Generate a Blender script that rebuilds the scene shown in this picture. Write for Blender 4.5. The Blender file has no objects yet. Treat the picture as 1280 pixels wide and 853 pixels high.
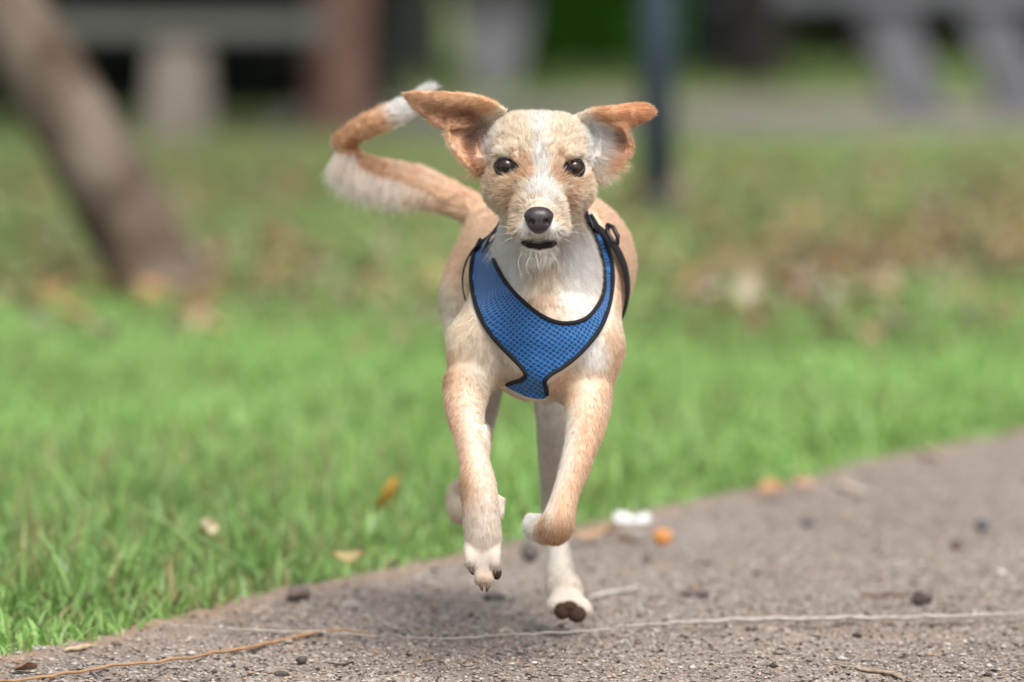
import bpy, bmesh, math, random
import numpy as np
from mathutils import Vector
from mathutils.bvhtree import BVHTree
from mathutils.geometry import delaunay_2d_cdt
from mathutils.interpolate import poly_3d_calc  # noqa

SC = bpy.context.scene
rng = np.random.default_rng(7)
random.seed(7)

# ------------------------------------------------------------------ camera, sky, sun, exposure
CAM_H, FOCUS, FPX = 0.65, 5.32, 7111.0
PITCH = math.atan(446.5 / FPX)
cam_d = bpy.data.cameras.new("camera"); cam = bpy.data.objects.new("camera", cam_d)
SC.collection.objects.link(cam); SC.camera = cam
cam.location = (0, 0, CAM_H); cam.rotation_euler = (math.pi / 2 - PITCH, 0, 0)
cam_d.sensor_width = 36.0; cam_d.lens = 200.0
cam_d.clip_start = 0.1; cam_d.clip_end = 2000
cam_d.dof.use_dof = True; cam_d.dof.focus_distance = FOCUS
cam_d.dof.aperture_fstop = 3.5; cam_d.dof.aperture_blades = 0

SUN_EL, SUN_AZ = 54, 160     # azimuth measured clockwise from +Y
w = bpy.data.worlds.new("World"); SC.world = w; w.use_nodes = True
nt = w.node_tree; nt.nodes.clear()
sky = nt.nodes.new("ShaderNodeTexSky"); sky.sky_type = 'NISHITA'; sky.sun_disc = False
sky.sun_elevation = math.radians(SUN_EL); sky.sun_rotation = math.radians(SUN_AZ)
sky.air_density = 1.0; sky.dust_density = 4.0; sky.ozone_density = 0.6
hs = nt.nodes.new("ShaderNodeHueSaturation"); hs.inputs["Saturation"].default_value = 0.35
bg = nt.nodes.new("ShaderNodeBackground"); bg.inputs[1].default_value = 0.14
wo = nt.nodes.new("ShaderNodeOutputWorld")
nt.links.new(sky.outputs[0], hs.inputs["Color"]); nt.links.new(hs.outputs[0], bg.inputs[0]); nt.links.new(bg.outputs[0], wo.inputs[0])
sun_d = bpy.data.lights.new("sun", 'SUN'); sun = bpy.data.objects.new("sun", sun_d); SC.collection.objects.link(sun)
sun_d.energy = 1.75; sun_d.angle = math.radians(26); sun_d.color = (1.0, 0.95, 0.88)
_el, _az = math.radians(SUN_EL), math.radians(SUN_AZ)
sdir = Vector((math.sin(_az) * math.cos(_el), math.cos(_az) * math.cos(_el), math.sin(_el)))
sun.rotation_euler = sdir.to_track_quat('Z', 'Y').to_euler(); sun.location = (0, -5, 20)
SC.view_settings.view_transform = 'Standard'; SC.view_settings.look = 'None'
SC.view_settings.gamma = 1.0; SC.view_settings.use_curve_mapping = False
SC.view_settings.exposure = 0.6
SC.render.engine = 'CYCLES'
SC.cycles.use_denoising = True
SC.cycles.max_bounces = 8; SC.cycles.diffuse_bounces = 4; SC.cycles.transmission_bounces = 4
SC.cycles_curves.shape = 'RIBBONS'
SC.cycles.sample_clamp_indirect = 8

# ------------------------------------------------------------------ helpers
CF = np.array([0, math.cos(PITCH), -math.sin(PITCH)]); CR = np.array([1.0, 0, 0]); CU = np.array([0, math.sin(PITCH), math.cos(PITCH)])
CP = np.array([0, 0, CAM_H])
HEAD_D = 5.30
def P(px, py, dep=0.0):
    """a point seen at this place of the photograph, dep metres behind the dog's nose plane"""
    D = HEAD_D + dep
    return CP + D * (CF + (px - 640) / FPX * CR + (426.5 - py) / FPX * CU)
def K(dep=0.0): return (HEAD_D + dep) / FPX
def G(px, py, z=0.0):
    d = CF + (px - 640) / FPX * CR + (426.5 - py) / FPX * CU
    t = (z - CAM_H) / d[2]
    return CP + t * d
def to_px(p):
    q = np.asarray(p) - CP
    D = q @ CF
    return 640 + FPX * (q @ CR) / D, 426.5 - FPX * (q @ CU) / D, D - HEAD_D

def link(o, parent=None):
    SC.collection.objects.link(o)
    if parent is not None: o.parent = parent
    return o
def empty(name, loc, label, cat, group=None):
    o = bpy.data.objects.new(name, None); o.location = tuple(loc); link(o)
    o.empty_display_size = 0.05
    return tag(o, label, cat, group)
def tag(o, label=None, cat=None, group=None, kind=None):
    if label: o['label'] = label
    if cat: o['category'] = cat
    if group: o['group'] = group
    if kind: o['kind'] = kind
    return o
def mesh_np(name, V, F, mat, parent=None, smooth=True, colors=None, uv=None, origin=None):
    """V (n,3), F (m,3|4) arrays -> one mesh object"""
    V = np.asarray(V, dtype=np.float32); F = np.asarray(F, dtype=np.int32)
    if origin is not None: V = V - np.asarray(origin, dtype=np.float32)
    me = bpy.data.meshes.new(name)
    me.vertices.add(len(V)); me.vertices.foreach_set("co", V.ravel())
    k = F.shape[1]
    me.loops.add(F.size); me.loops.foreach_set("vertex_index", F.ravel())
    me.polygons.add(len(F)); me.polygons.foreach_set("loop_start", np.arange(0, F.size, k, dtype=np.int32))
    me.polygons.foreach_set("loop_total", np.full(len(F), k, dtype=np.int32))
    me.update(calc_edges=True); me.validate()
    if smooth: me.polygons.foreach_set("use_smooth", np.ones(len(me.polygons), dtype=bool))
    if colors is not None:
        a = me.attributes.new("col", 'FLOAT_COLOR', 'POINT')
        c = np.ones((len(V), 4), dtype=np.float32); c[:, :3] = colors
        a.data.foreach_set("color", c.ravel())
    if uv is not None:
        l = me.uv_layers.new(name="UVMap"); l.data.foreach_set("uv", np.asarray(uv, dtype=np.float32)[F.ravel()].ravel())
    if mat: me.materials.append(mat)
    o = bpy.data.objects.new(name, me)
    link(o, parent)
    if origin is not None and parent is None: o.location = tuple(origin)
    return o

def mat_new(name, col=(.5, .5, .5), rough=.7, spec=.3, attr=None, noise=None, bump=None, coat=0, trans=0, sheen=0):
    m = bpy.data.materials.new(name); m.use_nodes = True; n = m.node_tree; n.nodes.clear(); L = n.links
    out = n.nodes.new("ShaderNodeOutputMaterial"); b = n.nodes.new("ShaderNodeBsdfPrincipled")
    b.inputs["Roughness"].default_value = rough; b.inputs["Specular IOR Level"].default_value = spec
    b.inputs["Coat Weight"].default_value = coat; b.inputs["Coat Roughness"].default_value = 0.03
    b.inputs["Sheen Weight"].default_value = sheen
    src = None
    if attr:
        a = n.nodes.new("ShaderNodeAttribute"); a.attribute_name = attr; src = a.outputs["Color"]
    else:
        r = n.nodes.new("ShaderNodeRGB"); r.outputs[0].default_value = (*col, 1); src = r.outputs[0]
    tc = n.nodes.new("ShaderNodeTexCoord")
    if noise:   # list of (scale, color, lo, hi)
        for (sc_, c2, lo, hi) in noise:
            t = n.nodes.new("ShaderNodeTexNoise"); t.inputs["Scale"].default_value = sc_; t.inputs["Detail"].default_value = 5
            L.new(tc.outputs["Object"], t.inputs["Vector"])
            mr = n.nodes.new("ShaderNodeMapRange"); mr.inputs[1].default_value = lo; mr.inputs[2].default_value = hi
            L.new(t.outputs["Fac"], mr.inputs[0])
            mx = n.nodes.new("ShaderNodeMix"); mx.data_type = 'RGBA'
            L.new(mr.outputs[0], mx.inputs[0]); L.new(src, mx.inputs[6]); mx.inputs[7].default_value = (*c2, 1); src = mx.outputs[2]
    L.new(src, b.inputs["Base Color"])
    if bump:    # list of (scale, strength, distance)
        prev = None
        for (sc_, st, di) in bump:
            t = n.nodes.new("ShaderNodeTexNoise"); t.inputs["Scale"].default_value = sc_; t.inputs["Detail"].default_value = 6
            L.new(tc.outputs["Object"], t.inputs["Vector"])
            bp = n.nodes.new("ShaderNodeBump"); bp.inputs["Strength"].default_value = st; bp.inputs["Distance"].default_value = di
            L.new(t.outputs["Fac"], bp.inputs["Height"])
            if prev: L.new(prev, bp.inputs["Normal"])
            prev = bp.outputs[0]
        L.new(prev, b.inputs["Normal"])
    o = b.outputs[0]
    if trans:
        tr = n.nodes.new("ShaderNodeBsdfTranslucent"); L.new(src, tr.inputs["Color"])
        ms = n.nodes.new("ShaderNodeMixShader"); ms.inputs[0].default_value = trans
        L.new(b.outputs[0], ms.inputs[1]); L.new(tr.outputs[0], ms.inputs[2]); o = ms.outputs[0]
    L.new(o, out.inputs["Surface"])
    return m

def catmull(pts, n):
    """open Catmull-Rom through pts (m,k), n samples"""
    p = np.asarray(pts, float); m = len(p)
    e = np.vstack([2 * p[0] - p[1], p, 2 * p[-1] - p[-2]])
    t = np.linspace(0, m - 1, n); i = np.minimum(t.astype(int), m - 2); u = (t - i)[:, None]
    a, b, c, d = e[i], e[i + 1], e[i + 2], e[i + 3]
    return 0.5 * ((2 * b) + (-a + c) * u + (2 * a - 5 * b + 4 * c - d) * u ** 2 + (-a + 3 * b - 3 * c + d) * u ** 3)

def tube(path, radii, seg=8, flat=1.0, up=(0, 0, 1), caps=True):
    path = np.asarray(path, float); n = len(path)
    radii = np.broadcast_to(np.asarray(radii, float), (n,))
    T = np.gradient(path, axis=0); T /= np.linalg.norm(T, axis=1)[:, None] + 1e-12
    up = np.asarray(up, float)
    if up.ndim == 1: up = np.tile(up, (n, 1))
    S = np.cross(T, up); S /= np.linalg.norm(S, axis=1)[:, None] + 1e-9
    U = np.cross(S, T)
    a = np.linspace(0, 2 * math.pi, seg, endpoint=False)
    V = (path[:, None] + radii[:, None, None] * (np.cos(a)[None, :, None] * S[:, None] + flat * np.sin(a)[None, :, None] * U[:, None])).reshape(-1, 3)
    F = []
    for i in range(n - 1):
        for j in range(seg):
            k = (j + 1) % seg
            F.append((i * seg + j, i * seg + k, (i + 1) * seg + k, (i + 1) * seg + j))
    if caps:
        V = np.vstack([V, path[0], path[-1]]); c0, c1 = len(V) - 2, len(V) - 1
        for j in range(seg):
            k = (j + 1) % seg
            F.append((j, c0, c0, k) if False else (c0, k, j, j)); F.append((c1, (n - 1) * seg + j, (n - 1) * seg + k, (n - 1) * seg + k))
    return V, np.array([f for f in F])
def tri(F):
    """quads (possibly degenerate) -> triangles"""
    F = np.asarray(F)
    if F.shape[1] == 3: return F
    A = F[:, [0, 1, 2]]; B = F[:, [0, 2, 3]]
    T = np.vstack([A, B])
    ok = (T[:, 0] != T[:, 1]) & (T[:, 1] != T[:, 2]) & (T[:, 0] != T[:, 2])
    return T[ok]
def tube_obj(name, path, radii, mat, parent=None, origin=None, **kw):
    V, F = tube(path, radii, **kw)
    return mesh_np(name, V, tri(F), mat, parent, origin=origin)

def vnoise(x, y, seed=0):
    """smooth value noise in 2D, arrays"""
    xi = np.floor(x).astype(np.int64); yi = np.floor(y).astype(np.int64); xf = x - xi; yf = y - yi
    def h(a, b):
        v = (a * 374761393 + b * 668265263 + seed * 974634777) & 0xffffffff
        v = ((v ^ (v >> 13)) * 1274126177) & 0xffffffff
        return ((v ^ (v >> 16)) & 0xffff) / 65535.0
    u = xf * xf * (3 - 2 * xf); v = yf * yf * (3 - 2 * yf)
    return (h(xi, yi) * (1 - u) + h(xi + 1, yi) * u) * (1 - v) + (h(xi, yi + 1) * (1 - u) + h(xi + 1, yi + 1) * u) * v
def fbm(x, y, o=4, seed=0):
    s = 0; a = .5
    for i in range(o): s = s + a * vnoise(x * 2 ** i, y * 2 ** i, seed + i); a *= .5
    return s

# ------------------------------------------------------------------ the ground
def edge_x(Y):       # left margin of the near path
    return -0.495 + 0.443 * (Y - 5.5) + 0.09 * (fbm(Y * 3.1, Y * 0 + 3.3, 3) - .45) + 0.05 * (fbm(Y * 14, Y * 0 + 9.3, 2) - .4)

def ground_mat():
    m = mat_new("lawn_soil", (.10, .13, .045), .95, .1,
                noise=[(1.2, (.14, .20, .06), .35, .65), (9, (.15, .12, .07), .5, .75), (45, (.07, .09, .03), .5, .8)], bump=[(40, .6, .02)])
    return m
xs = np.concatenate([np.linspace(-400, -12, 14), np.linspace(-11, 11, 90), np.linspace(12, 400, 14)])
ys = np.concatenate([np.linspace(-200, 2, 8), np.linspace(2.5, 50, 240), np.linspace(52, 900, 14)])
X, Y = np.meshgrid(xs, ys, indexing='ij')
Z = -0.008 + 0.02 * (fbm(X * 1.3, Y * 1.3, 3, 5) - .45) * np.clip((Y - 9) / 6, 0, 1)
Z = np.where((X > edge_x(Y) - .05), np.minimum(Z, -0.02), Z)
def grid_faces(nx, ny):
    i, j = np.meshgrid(np.arange(nx - 1), np.arange(ny - 1), indexing='ij')
    a = (i * ny + j).ravel()
    return np.stack([a, a + ny, a + ny + 1, a + 1], 1)
tag(mesh_np("ground", np.stack([X, Y, Z], -1).reshape(-1, 3), grid_faces(*X.shape), ground_mat()), kind='structure')

# the near path: worn dirt and crumbled asphalt, real relief
def path_height(X, Y):
    h = 0.010 * (fbm(X * 5, Y * 5, 3, 11) - .45)
    g = fbm(X * 55, Y * 55, 3, 21)
    h = h + 0.0075 * np.clip(g - .35, 0, 1) ** 1.2 * 2
    return h + 0.0028 * (vnoise(X * 190, Y * 190, 31) - .5)
xs = np.concatenate([np.linspace(-4.0, -0.66, 12), np.arange(-0.62, 1.0, 0.0062), np.linspace(1.05, 6, 16)])
ys = np.concatenate([np.linspace(-3, 4.7, 12), np.arange(4.85, 6.4, 0.0062), np.arange(6.41, 8.6, 0.012), np.linspace(8.7, 16, 24)])
X, Y = np.meshgrid(xs, ys, indexing='ij')
Z = path_height(X, Y)
d = X - edge_x(Y)
Z = Z - 0.05 * np.clip(-d / .06 + .15, 0, 1)
def path_mat():
    m = bpy.data.materials.new("worn_path"); m.use_nodes = True; n = m.node_tree; L = n.links
    b = n.nodes["Principled BSDF"]; b.inputs["Roughness"].default_value = .9; b.inputs["Specular IOR Level"].default_value = .25
    tc = n.nodes.new("ShaderNodeTexCoord")
    def noise(s, d=5, r=.6):
        t = n.nodes.new("ShaderNodeTexNoise"); t.inputs["Scale"].default_value = s; t.inputs["Detail"].default_value = d; t.inputs["Roughness"].default_value = r
        L.new(tc.outputs["Object"], t.inputs["Vector"]); return t.outputs["Fac"]
    def ramp(f, lo, hi):
        mr = n.nodes.new("ShaderNodeMapRange"); mr.inputs[1].default_value = lo; mr.inputs[2].default_value = hi; L.new(f, mr.inputs[0]); return mr.outputs[0]
    def mix(f, a, bcol):
        mx = n.nodes.new("ShaderNodeMix"); mx.data_type = 'RGBA'; L.new(f, mx.inputs[0])
        if isinstance(a, tuple): mx.inputs[6].default_value = (*a, 1)
        else: L.new(a, mx.inputs[6])
        mx.inputs[7].default_value = (*bcol, 1); return mx.outputs[2]
    c = mix(ramp(noise(3), .35, .65), (.205, .165, .14), (.31, .26, .222))
    c = mix(ramp(noise(26), .5, .72), c, (.36, .265, .20))
    vo = n.nodes.new("ShaderNodeTexVoronoi"); vo.inputs["Scale"].default_value = 340; L.new(tc.outputs["Object"], vo.inputs["Vector"])
    sp = n.nodes.new("ShaderNodeSeparateColor"); L.new(vo.outputs["Color"], sp.inputs[0])
    c = mix(ramp(sp.outputs[0], .70, .95), c, (.52, .48, .43))
    c = mix(ramp(sp.outputs[1], .72, .95), c, (.05, .042, .038))
    c = mix(ramp(noise(95), .58, .72), c, (.065, .05, .042))
    at = n.nodes.new("ShaderNodeAttribute"); at.attribute_name = 'col'
    ms_ = n.nodes.new("ShaderNodeMix"); ms_.data_type = 'RGBA'; L.new(at.outputs['Fac'], ms_.inputs[0]); L.new(c, ms_.inputs[6]); ms_.inputs[7].default_value = (.37, .255, .175, 1); L.new(ms_.outputs[2], b.inputs["Base Color"])
    bp = n.nodes.new("ShaderNodeBump"); bp.inputs["Strength"].default_value = .8; bp.inputs["Distance"].default_value = .003
    L.new(noise(330, 4, .7), bp.inputs["Height"]); L.new(bp.outputs[0], b.inputs["Normal"])
    return m
soil = np.clip(np.exp(-(d / .055) ** 2) * 1.5 * (fbm(X * 9, Y * 5, 3, 61) - .30) * 2.4, 0, .75) + .5 * np.clip(fbm(X * 4, Y * 3, 3, 71) - .55, 0, 1) * 2
tag(mesh_np("path", np.stack([X, Y, Z], -1).reshape(-1, 3), grid_faces(*X.shape), path_mat(), colors=np.repeat(np.clip(soil, 0, 1).reshape(-1, 1), 3, 1)), kind='structure')

# loose grit on the path (nobody could count it)
def grit():
    base = np.array([(1, 0, 0), (-1, 0, 0), (0, 1, 0), (0, -1, 0), (0, 0, 1), (0, 0, -1)], float)
    fc = np.array([(0, 2, 4), (2, 1, 4), (1, 3, 4), (3, 0, 4), (2, 0, 5), (1, 2, 5), (3, 1, 5), (0, 3, 5)])
    n = 52000
    Yp = 4.95 + 3.4 * rng.random(n) ** 1.7
    Xp = (rng.random(n) * 2.2 - 1.1) * 0.105 * Yp
    Xp += 0.0
    keep = Xp > edge_x(Yp) - .015
    Xp, Yp = Xp[keep], Yp[keep]; n = len(Xp)
    s = 0.0009 + 0.0021 * rng.random(n) ** 3 + 0.0026 * (rng.random(n) < .010)
    sc = s[:, None] * (0.6 + .9 * rng.random((n, 3))); sc[:, 2] *= .5; sc[:, 0] *= 1.3
    a = rng.random(n) * 6.28
    V = base[None] * (0.75 + .5 * rng.random((n, 6, 1))) * sc[:, None]
    ca, sa = np.cos(a)[:, None], np.sin(a)[:, None]
    V = np.stack([V[..., 0] * ca - V[..., 1] * sa, V[..., 0] * sa + V[..., 1] * ca, V[..., 2]], -1)
    V += np.stack([Xp, Yp, path_height(Xp, Yp) + s * .3], -1)[:, None]
    F = fc[None] + 6 * np.arange(n)[:, None, None]
    t = rng.random((n, 1)); pal = np.array([(.30, .26, .23), (.44, .40, .36), (.07, .05, .04), (.38, .26, .18), (.58, .54, .48)])
    c = pal[rng.choice(5, n, p=[.45, .2, .2, .1, .05])] * (.8 + .4 * t)
    m = mat_new("grit", attr="col", rough=.85, spec=.3)
    tag(mesh_np("grit", V.reshape(-1, 3), F.reshape(-1, 3), m, smooth=False, colors=np.repeat(c, 6, 0)), "loose grit and crumbs strewn over the worn path", "grit", kind='stuff')
grit()

# the far bare path by the benches
def far_band():
    xs = np.linspace(-1.1, 12, 90); ys = np.linspace(23.5, 33, 60)
    X, Y = np.meshgrid(xs, ys, indexing='ij')
    mid = 27.6 + .5 * np.sin(X * .7); half = 4.2 + .7 * (fbm(X * .9, X * 0, 3, 3) - .4)
    Z = 0.018 - 0.08 * np.clip(np.abs(Y - mid) / half - .75, 0, 1) * 2 + .01 * (fbm(X * 3, Y * 3, 3, 8) - .45)
    m = mat_new("bare_earth", (.23, .205, .185), .95, .1, noise=[(.9, (.22, .22, .15), .5, .7), (6, (.17, .14, .12), .5, .8)])
    tag(mesh_np("footpath", np.stack([X, Y, Z], -1).reshape(-1, 3), grid_faces(*X.shape), m), kind='structure')
far_band()

# ------------------------------------------------------------------ grass (stuff)
def grass():
    Vs, Fs, Cs = [], [], []; off = 0
    def band(n, y0, y1, pw, h0, h1, w0, seg, spread=1.18):
        nonlocal off
        Y = y0 + (y1 - y0) * rng.random(n) ** pw
        X = (rng.random(n) * 2 - 1) * 0.096 * Y * spread
        e = edge_x(Y)
        d = e - X
        keep = (d > -.004 - .035 * rng.random(n) ** 3)
        bare = (np.abs(Y - (27.6 + .5 * np.sin(X * .7))) < 3.6) & (X > -.6)
        keep &= ~(bare & (rng.random(n) < .97))
        # bare, littered patches
        pt = fbm(X * .8 + 3, Y * .35, 3, 40)
        keep &= ~((Y > 10.5) & (pt < .40) & (rng.random(n) < .75))
        X, Y, d = X[keep], Y[keep], d[keep]; n = len(X)
        edgef = np.clip(d / .12, .45, 1)
        tuft = .55 + .9 * fbm(X * 6, Y * 4, 3, 77)
        h = (h0 + (h1 - h0) * rng.random(n) ** 1.6) * edgef * tuft
        wd = w0 * (.6 + .8 * rng.random(n))
        a = rng.random(n) * 2 * math.pi; lean = (.2 + 1.1 * rng.random(n) ** 1.3)
        dx, dy = np.cos(a), np.sin(a)
        # the side of a blade turned mostly across the view
        b = a + math.pi / 2 + rng.normal(0, .5, n); sx, sy = np.cos(b), np.sin(b)
        rows = []
        ts = np.linspace(0, 1, seg + 1)
        for t in ts[:-1]:
            r = lean * t ** 1.7
            px = X + dx * h * r * .9; py = Y + dy * h * r * .9; pz = h * t * (1 - .38 * lean * t * .8)
            ww = wd * (1 - .75 * t ** 1.5) * .5
            rows.append(np.stack([px - sx * ww, py - sy * ww, pz], -1)); rows.append(np.stack([px + sx * ww, py + sy * ww, pz], -1))
        r = lean
        rows.append(np.stack([X + dx * h * r * .9, Y + dy * h * r * .9, h * (1 - .38 * lean * .8)], -1))
        V = np.stack(rows, 1); V[..., 2] -= .006
        k = V.shape[1]
        f = []
        for i in range(seg - 1):
            f += [(2 * i, 2 * i + 1, 2 * i + 3), (2 * i, 2 * i + 3, 2 * i + 2)]
        f.append((2 * (seg - 1), 2 * (seg - 1) + 1, k - 1))
        F = np.array(f)[None] + off + k * np.arange(n)[:, None, None]; off += k * n
        t = rng.random((n, 1)); u = fbm(X * 2.2, Y * 1.1, 3, 91)[:, None] + .5 * (fbm(X * 9, Y * 7, 2, 17)[:, None] - .37)
        c = np.array([.20, .40, .088]) * (1 - t) + np.array([.385, .58, .20]) * t
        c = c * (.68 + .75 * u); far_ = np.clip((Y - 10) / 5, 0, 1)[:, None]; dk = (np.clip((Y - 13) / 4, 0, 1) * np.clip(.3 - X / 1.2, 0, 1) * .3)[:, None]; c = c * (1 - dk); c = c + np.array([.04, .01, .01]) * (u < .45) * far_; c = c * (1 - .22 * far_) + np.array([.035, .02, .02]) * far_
        lt = rng.random((n, 1)) < .08; c = np.where(lt, c * 1.1 + .14, c)
        yel = (rng.random((n, 1)) < .08 + .12 * (u < .38)); c = np.where(yel, np.array([.33, .30, .13]), c)
        dark = rng.random((n, 1)) < .12; c = np.where(dark, c * .55, c)
        C = np.repeat(c[:, None], k, 1)
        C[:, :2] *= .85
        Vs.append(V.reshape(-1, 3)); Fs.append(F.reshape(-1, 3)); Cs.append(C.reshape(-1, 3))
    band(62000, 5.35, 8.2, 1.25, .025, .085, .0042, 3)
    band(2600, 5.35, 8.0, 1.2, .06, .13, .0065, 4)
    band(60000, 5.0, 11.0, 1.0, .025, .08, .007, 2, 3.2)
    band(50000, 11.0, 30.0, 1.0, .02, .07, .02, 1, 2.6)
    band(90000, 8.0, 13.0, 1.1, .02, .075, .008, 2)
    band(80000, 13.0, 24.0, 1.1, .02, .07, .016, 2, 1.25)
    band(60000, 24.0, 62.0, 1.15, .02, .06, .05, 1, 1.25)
    m = mat_new("grass_blade", attr="col", rough=.5, spec=.35, trans=.38)
    o = mesh_np("grass", np.vstack(Vs), np.vstack(Fs), m, smooth=False, colors=np.vstack(Cs))
    tag(o, "fresh green lawn grass growing up to the path edge", "grass", kind='stuff')
grass()

# ------------------------------------------------------------------ leaves
def leaf_mesh(L, W, curl=.3, bend=.25, n=7, jag=.0, seed=0, thick=.0006):
    r = np.random.default_rng(seed)
    t = np.linspace(0, 1, n); wv = np.sin(np.pi * t ** .85) ** .8 * W / 2 * (1 + jag * r.normal(size=n)); wv[0] = W * .02; wv[-1] = W * .01
    cols = np.linspace(-1, 1, 5)
    V = []
    for i in range(n):
        for c in cols:
            z = curl * W * (abs(c) ** 1.5) * (.6 + .6 * math.sin(t[i] * 5 + seed)) + bend * L * (t[i] - .5) ** 2 + .03 * W * r.normal()
            V.append((L * (t[i] - .5), c * wv[i], z))
    F = list(map(tuple, grid_faces(n, 5)))
    V = np.array(V); nV = len(V)
    V2 = V.copy(); V2[:, 2] -= thick
    F2 = [(a + nV, d + nV, c + nV, b + nV) for a, b, c, d in F]
    # stalk
    S, SF = tube([(-L * .5, 0, V[2, 2]), (-L * .62, .02 * L, V[2, 2] + .01 * L), (-L * .74, .05 * L, V[2, 2])], [L * .014, L * .010, L * .008], seg=5)
    A = np.vstack([V, V2, S]); Fq = np.vstack([np.array(F), np.array(F2), SF + 2 * nV])
    A[:, 2] -= A[:nV, 2].min()
    return A, tri(Fq)
def rotm(rx, ry, rz):
    from mathutils import Euler
    return np.array(Euler((rx, ry, rz)).to_matrix())
def leaf_mat(name, col, dark):
    return mat_new(name, col, .65, .3, noise=[(60, dark, .45, .75), (300, tuple(x * .6 for x in dark), .6, .8)], bump=[(200, .5, .001)], trans=.15)

def litter():
    Vs, Fs, Cs = [], [], []; off = 0
    base = [leaf_mesh(.05, .026, .35, .5, 4, .1, s) for s in range(5)]
    pal = np.array([(.28, .19, .11), (.34, .25, .16), (.20, .13, .08), (.40, .30, .15), (.42, .36, .28), (.36, .20, .10)])
    i = 0
    while i < 1250:
        Y = 9.6 + 12 * random.random() ** 1.3; X = (random.random() * 2 - 1) * .115 * Y
        px, py, _ = to_px((X, Y, 0))
        wgt = .06
        wgt += .6 * math.exp(-((px - 330) / 190) ** 2 - ((py - 355) / 50) ** 2)
        wgt += .9 * math.exp(-((px - 1010) / 200) ** 2 - ((py - 350) / 62) ** 2) + .7 * math.exp(-((px - 1230) / 90) ** 2 - ((py - 290) / 60) ** 2)
        wgt += .5 * math.exp(-((px - 60) / 90) ** 2 - ((py - 385) / 30) ** 2)
        wgt += .25 * math.exp(-((py - 250) / 30) ** 2)
        if random.random() > wgt: continue
        i += 1
        V, F = base[random.randrange(5)]
        s = (.7 + .9 * random.random())
        R = rotm(random.gauss(0, .5), random.gauss(0, .5), random.random() * 6.28)
        W = V * s @ R.T + np.array([X, Y, .03 + .03 * random.random()])
        Vs.append(W); Fs.append(F + off); off += len(W)
        c = pal[random.randrange(6)] * (.8 + .5 * random.random()); Cs.append(np.tile(c, (len(W), 1)))
    m = mat_new("dry_leaf_litter", attr="col", rough=.7, spec=.2, trans=.15)
    tag(mesh_np("leaf_litter", np.vstack(Vs), np.vstack(Fs), m, smooth=False, colors=np.vstack(Cs)), "drift of dry brown leaves lying in the lawn behind", "leaves", kind='stuff')
litter()

def put_leaf(name, px, py, L, W, rz, col, dark, label, cat="leaf", rx=0, ry=0, z=0.004, seed=1, curl=.3, bend=.3, dz=0):
    V, F = leaf_mesh(L, W, curl, bend, 9, .08, seed)
    V = V @ rotm(rx, ry, rz).T
    V[:, 2] -= V[:, 2].min()
    g = G(px, py, z); g[2] = z + dz
    o = mesh_np(name, V, F, leaf_mat(name + "_skin", col, dark)); o.location = tuple(g)
    return tag(o, label, cat)
put_leaf("leaf", 740, 674, .055, .030, .15, (.42, .28, .17), (.28, .17, .10), "flat tan fallen leaf on the path edge behind the dog's leg", seed=3, z=.008, rx=.25)
put_leaf("leaf", 790, 680, .036, .022, 2.8, (.40, .27, .19), (.26, .17, .11), "small faded brown leaf beside the orange berry", seed=4, z=.008, rx=.2)
put_leaf("leaf", 965, 616, .040, .030, .4, (.44, .24, .12), (.32, .16, .08), "orange fallen leaf where lawn meets path, right of centre", seed=5, z=.012, rx=.35)
put_leaf("leaf", 1006, 610, .036, .026, -.5, (.48, .30, .22), (.35, .2, .14), "dull pinkish leaf between the orange and the pale leaves", seed=6, z=.012, rx=.3)
put_leaf("leaf", 1068, 617, .050, .028, .1, (.50, .42, .36), (.40, .31, .26), "pale beige dry leaf lying on the path, right side", seed=7, z=.010, rx=.2)
put_leaf("leaf", 482, 655, .060, .022, 2.35, (.62, .36, .07), (.45, .22, .05), "yellow orange leaf caught upright in the grass left of the dog", seed=8, z=.02, rx=.3, ry=.75, dz=.01)
put_leaf("leaf", 436, 703, .034, .018, .1, (.50, .40, .20), (.4, .27, .12), "small straw coloured leaf low in the grass near the path", seed=9, z=.03, rx=.5)
put_leaf("leaf", 258, 668, .030, .020, 1.3, (.52, .46, .30), (.4, .33, .2), "pale yellowish leaf in the grass at left", seed=10, z=.05, rx=.9)
put_leaf("leaf", 30, 838, .026, .015, .3, (.24, .15, .10), (.12, .07, .05), "curled dark brown leaf at the bottom left corner", seed=11, z=.004, curl=.4, bend=.3)
put_leaf("leaf", 1170, 575, .045, .03, .2, (.42, .32, .26), (.3, .22, .17), "greyish leaf on the path near the right edge", seed=13, z=.01, rx=.25)

def blob(r, seed, sq=(1, 1, 1), amp=.2, sub=3):
    bm = bmesh.new(); bmesh.ops.create_icosphere(bm, subdivisions=sub, radius=1)
    V = np.array([v.co[:] for v in bm.verts]); F = np.array([[v.index for v in f.verts] for f in bm.faces]); bm.free()
    n = fbm(V[:, 0] * 2 + 9 + seed, V[:, 1] * 2 + V[:, 2] * 1.7 + 5, 3, seed) - .45
    V = V * (1 + amp * 2 * n[:, None]) * np.array(sq) * r
    V[:, 2] -= V[:, 2].min(); return V, F
def put_blob(name, px, py, r, seed, col, label, cat, sq=(1, 1, .7), amp=.3, sub=3, rough=.9, z=.0):
    V, F = blob(r, seed, sq, amp, sub); g = G(px, py, z); col = tuple(c * 1.3 + .02 for c in col)
    o = mesh_np(name, V, F, mat_new(name + "_skin", col, rough, .3, noise=[(150, tuple(c * .6 for c in col), .45, .7)], bump=[(300, .5, .001)]))
    o.location = (g[0], g[1], float(path_height(np.array([g[0]]), np.array([g[1]]))[0]) - .001)
    return tag(o, label, cat)
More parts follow.
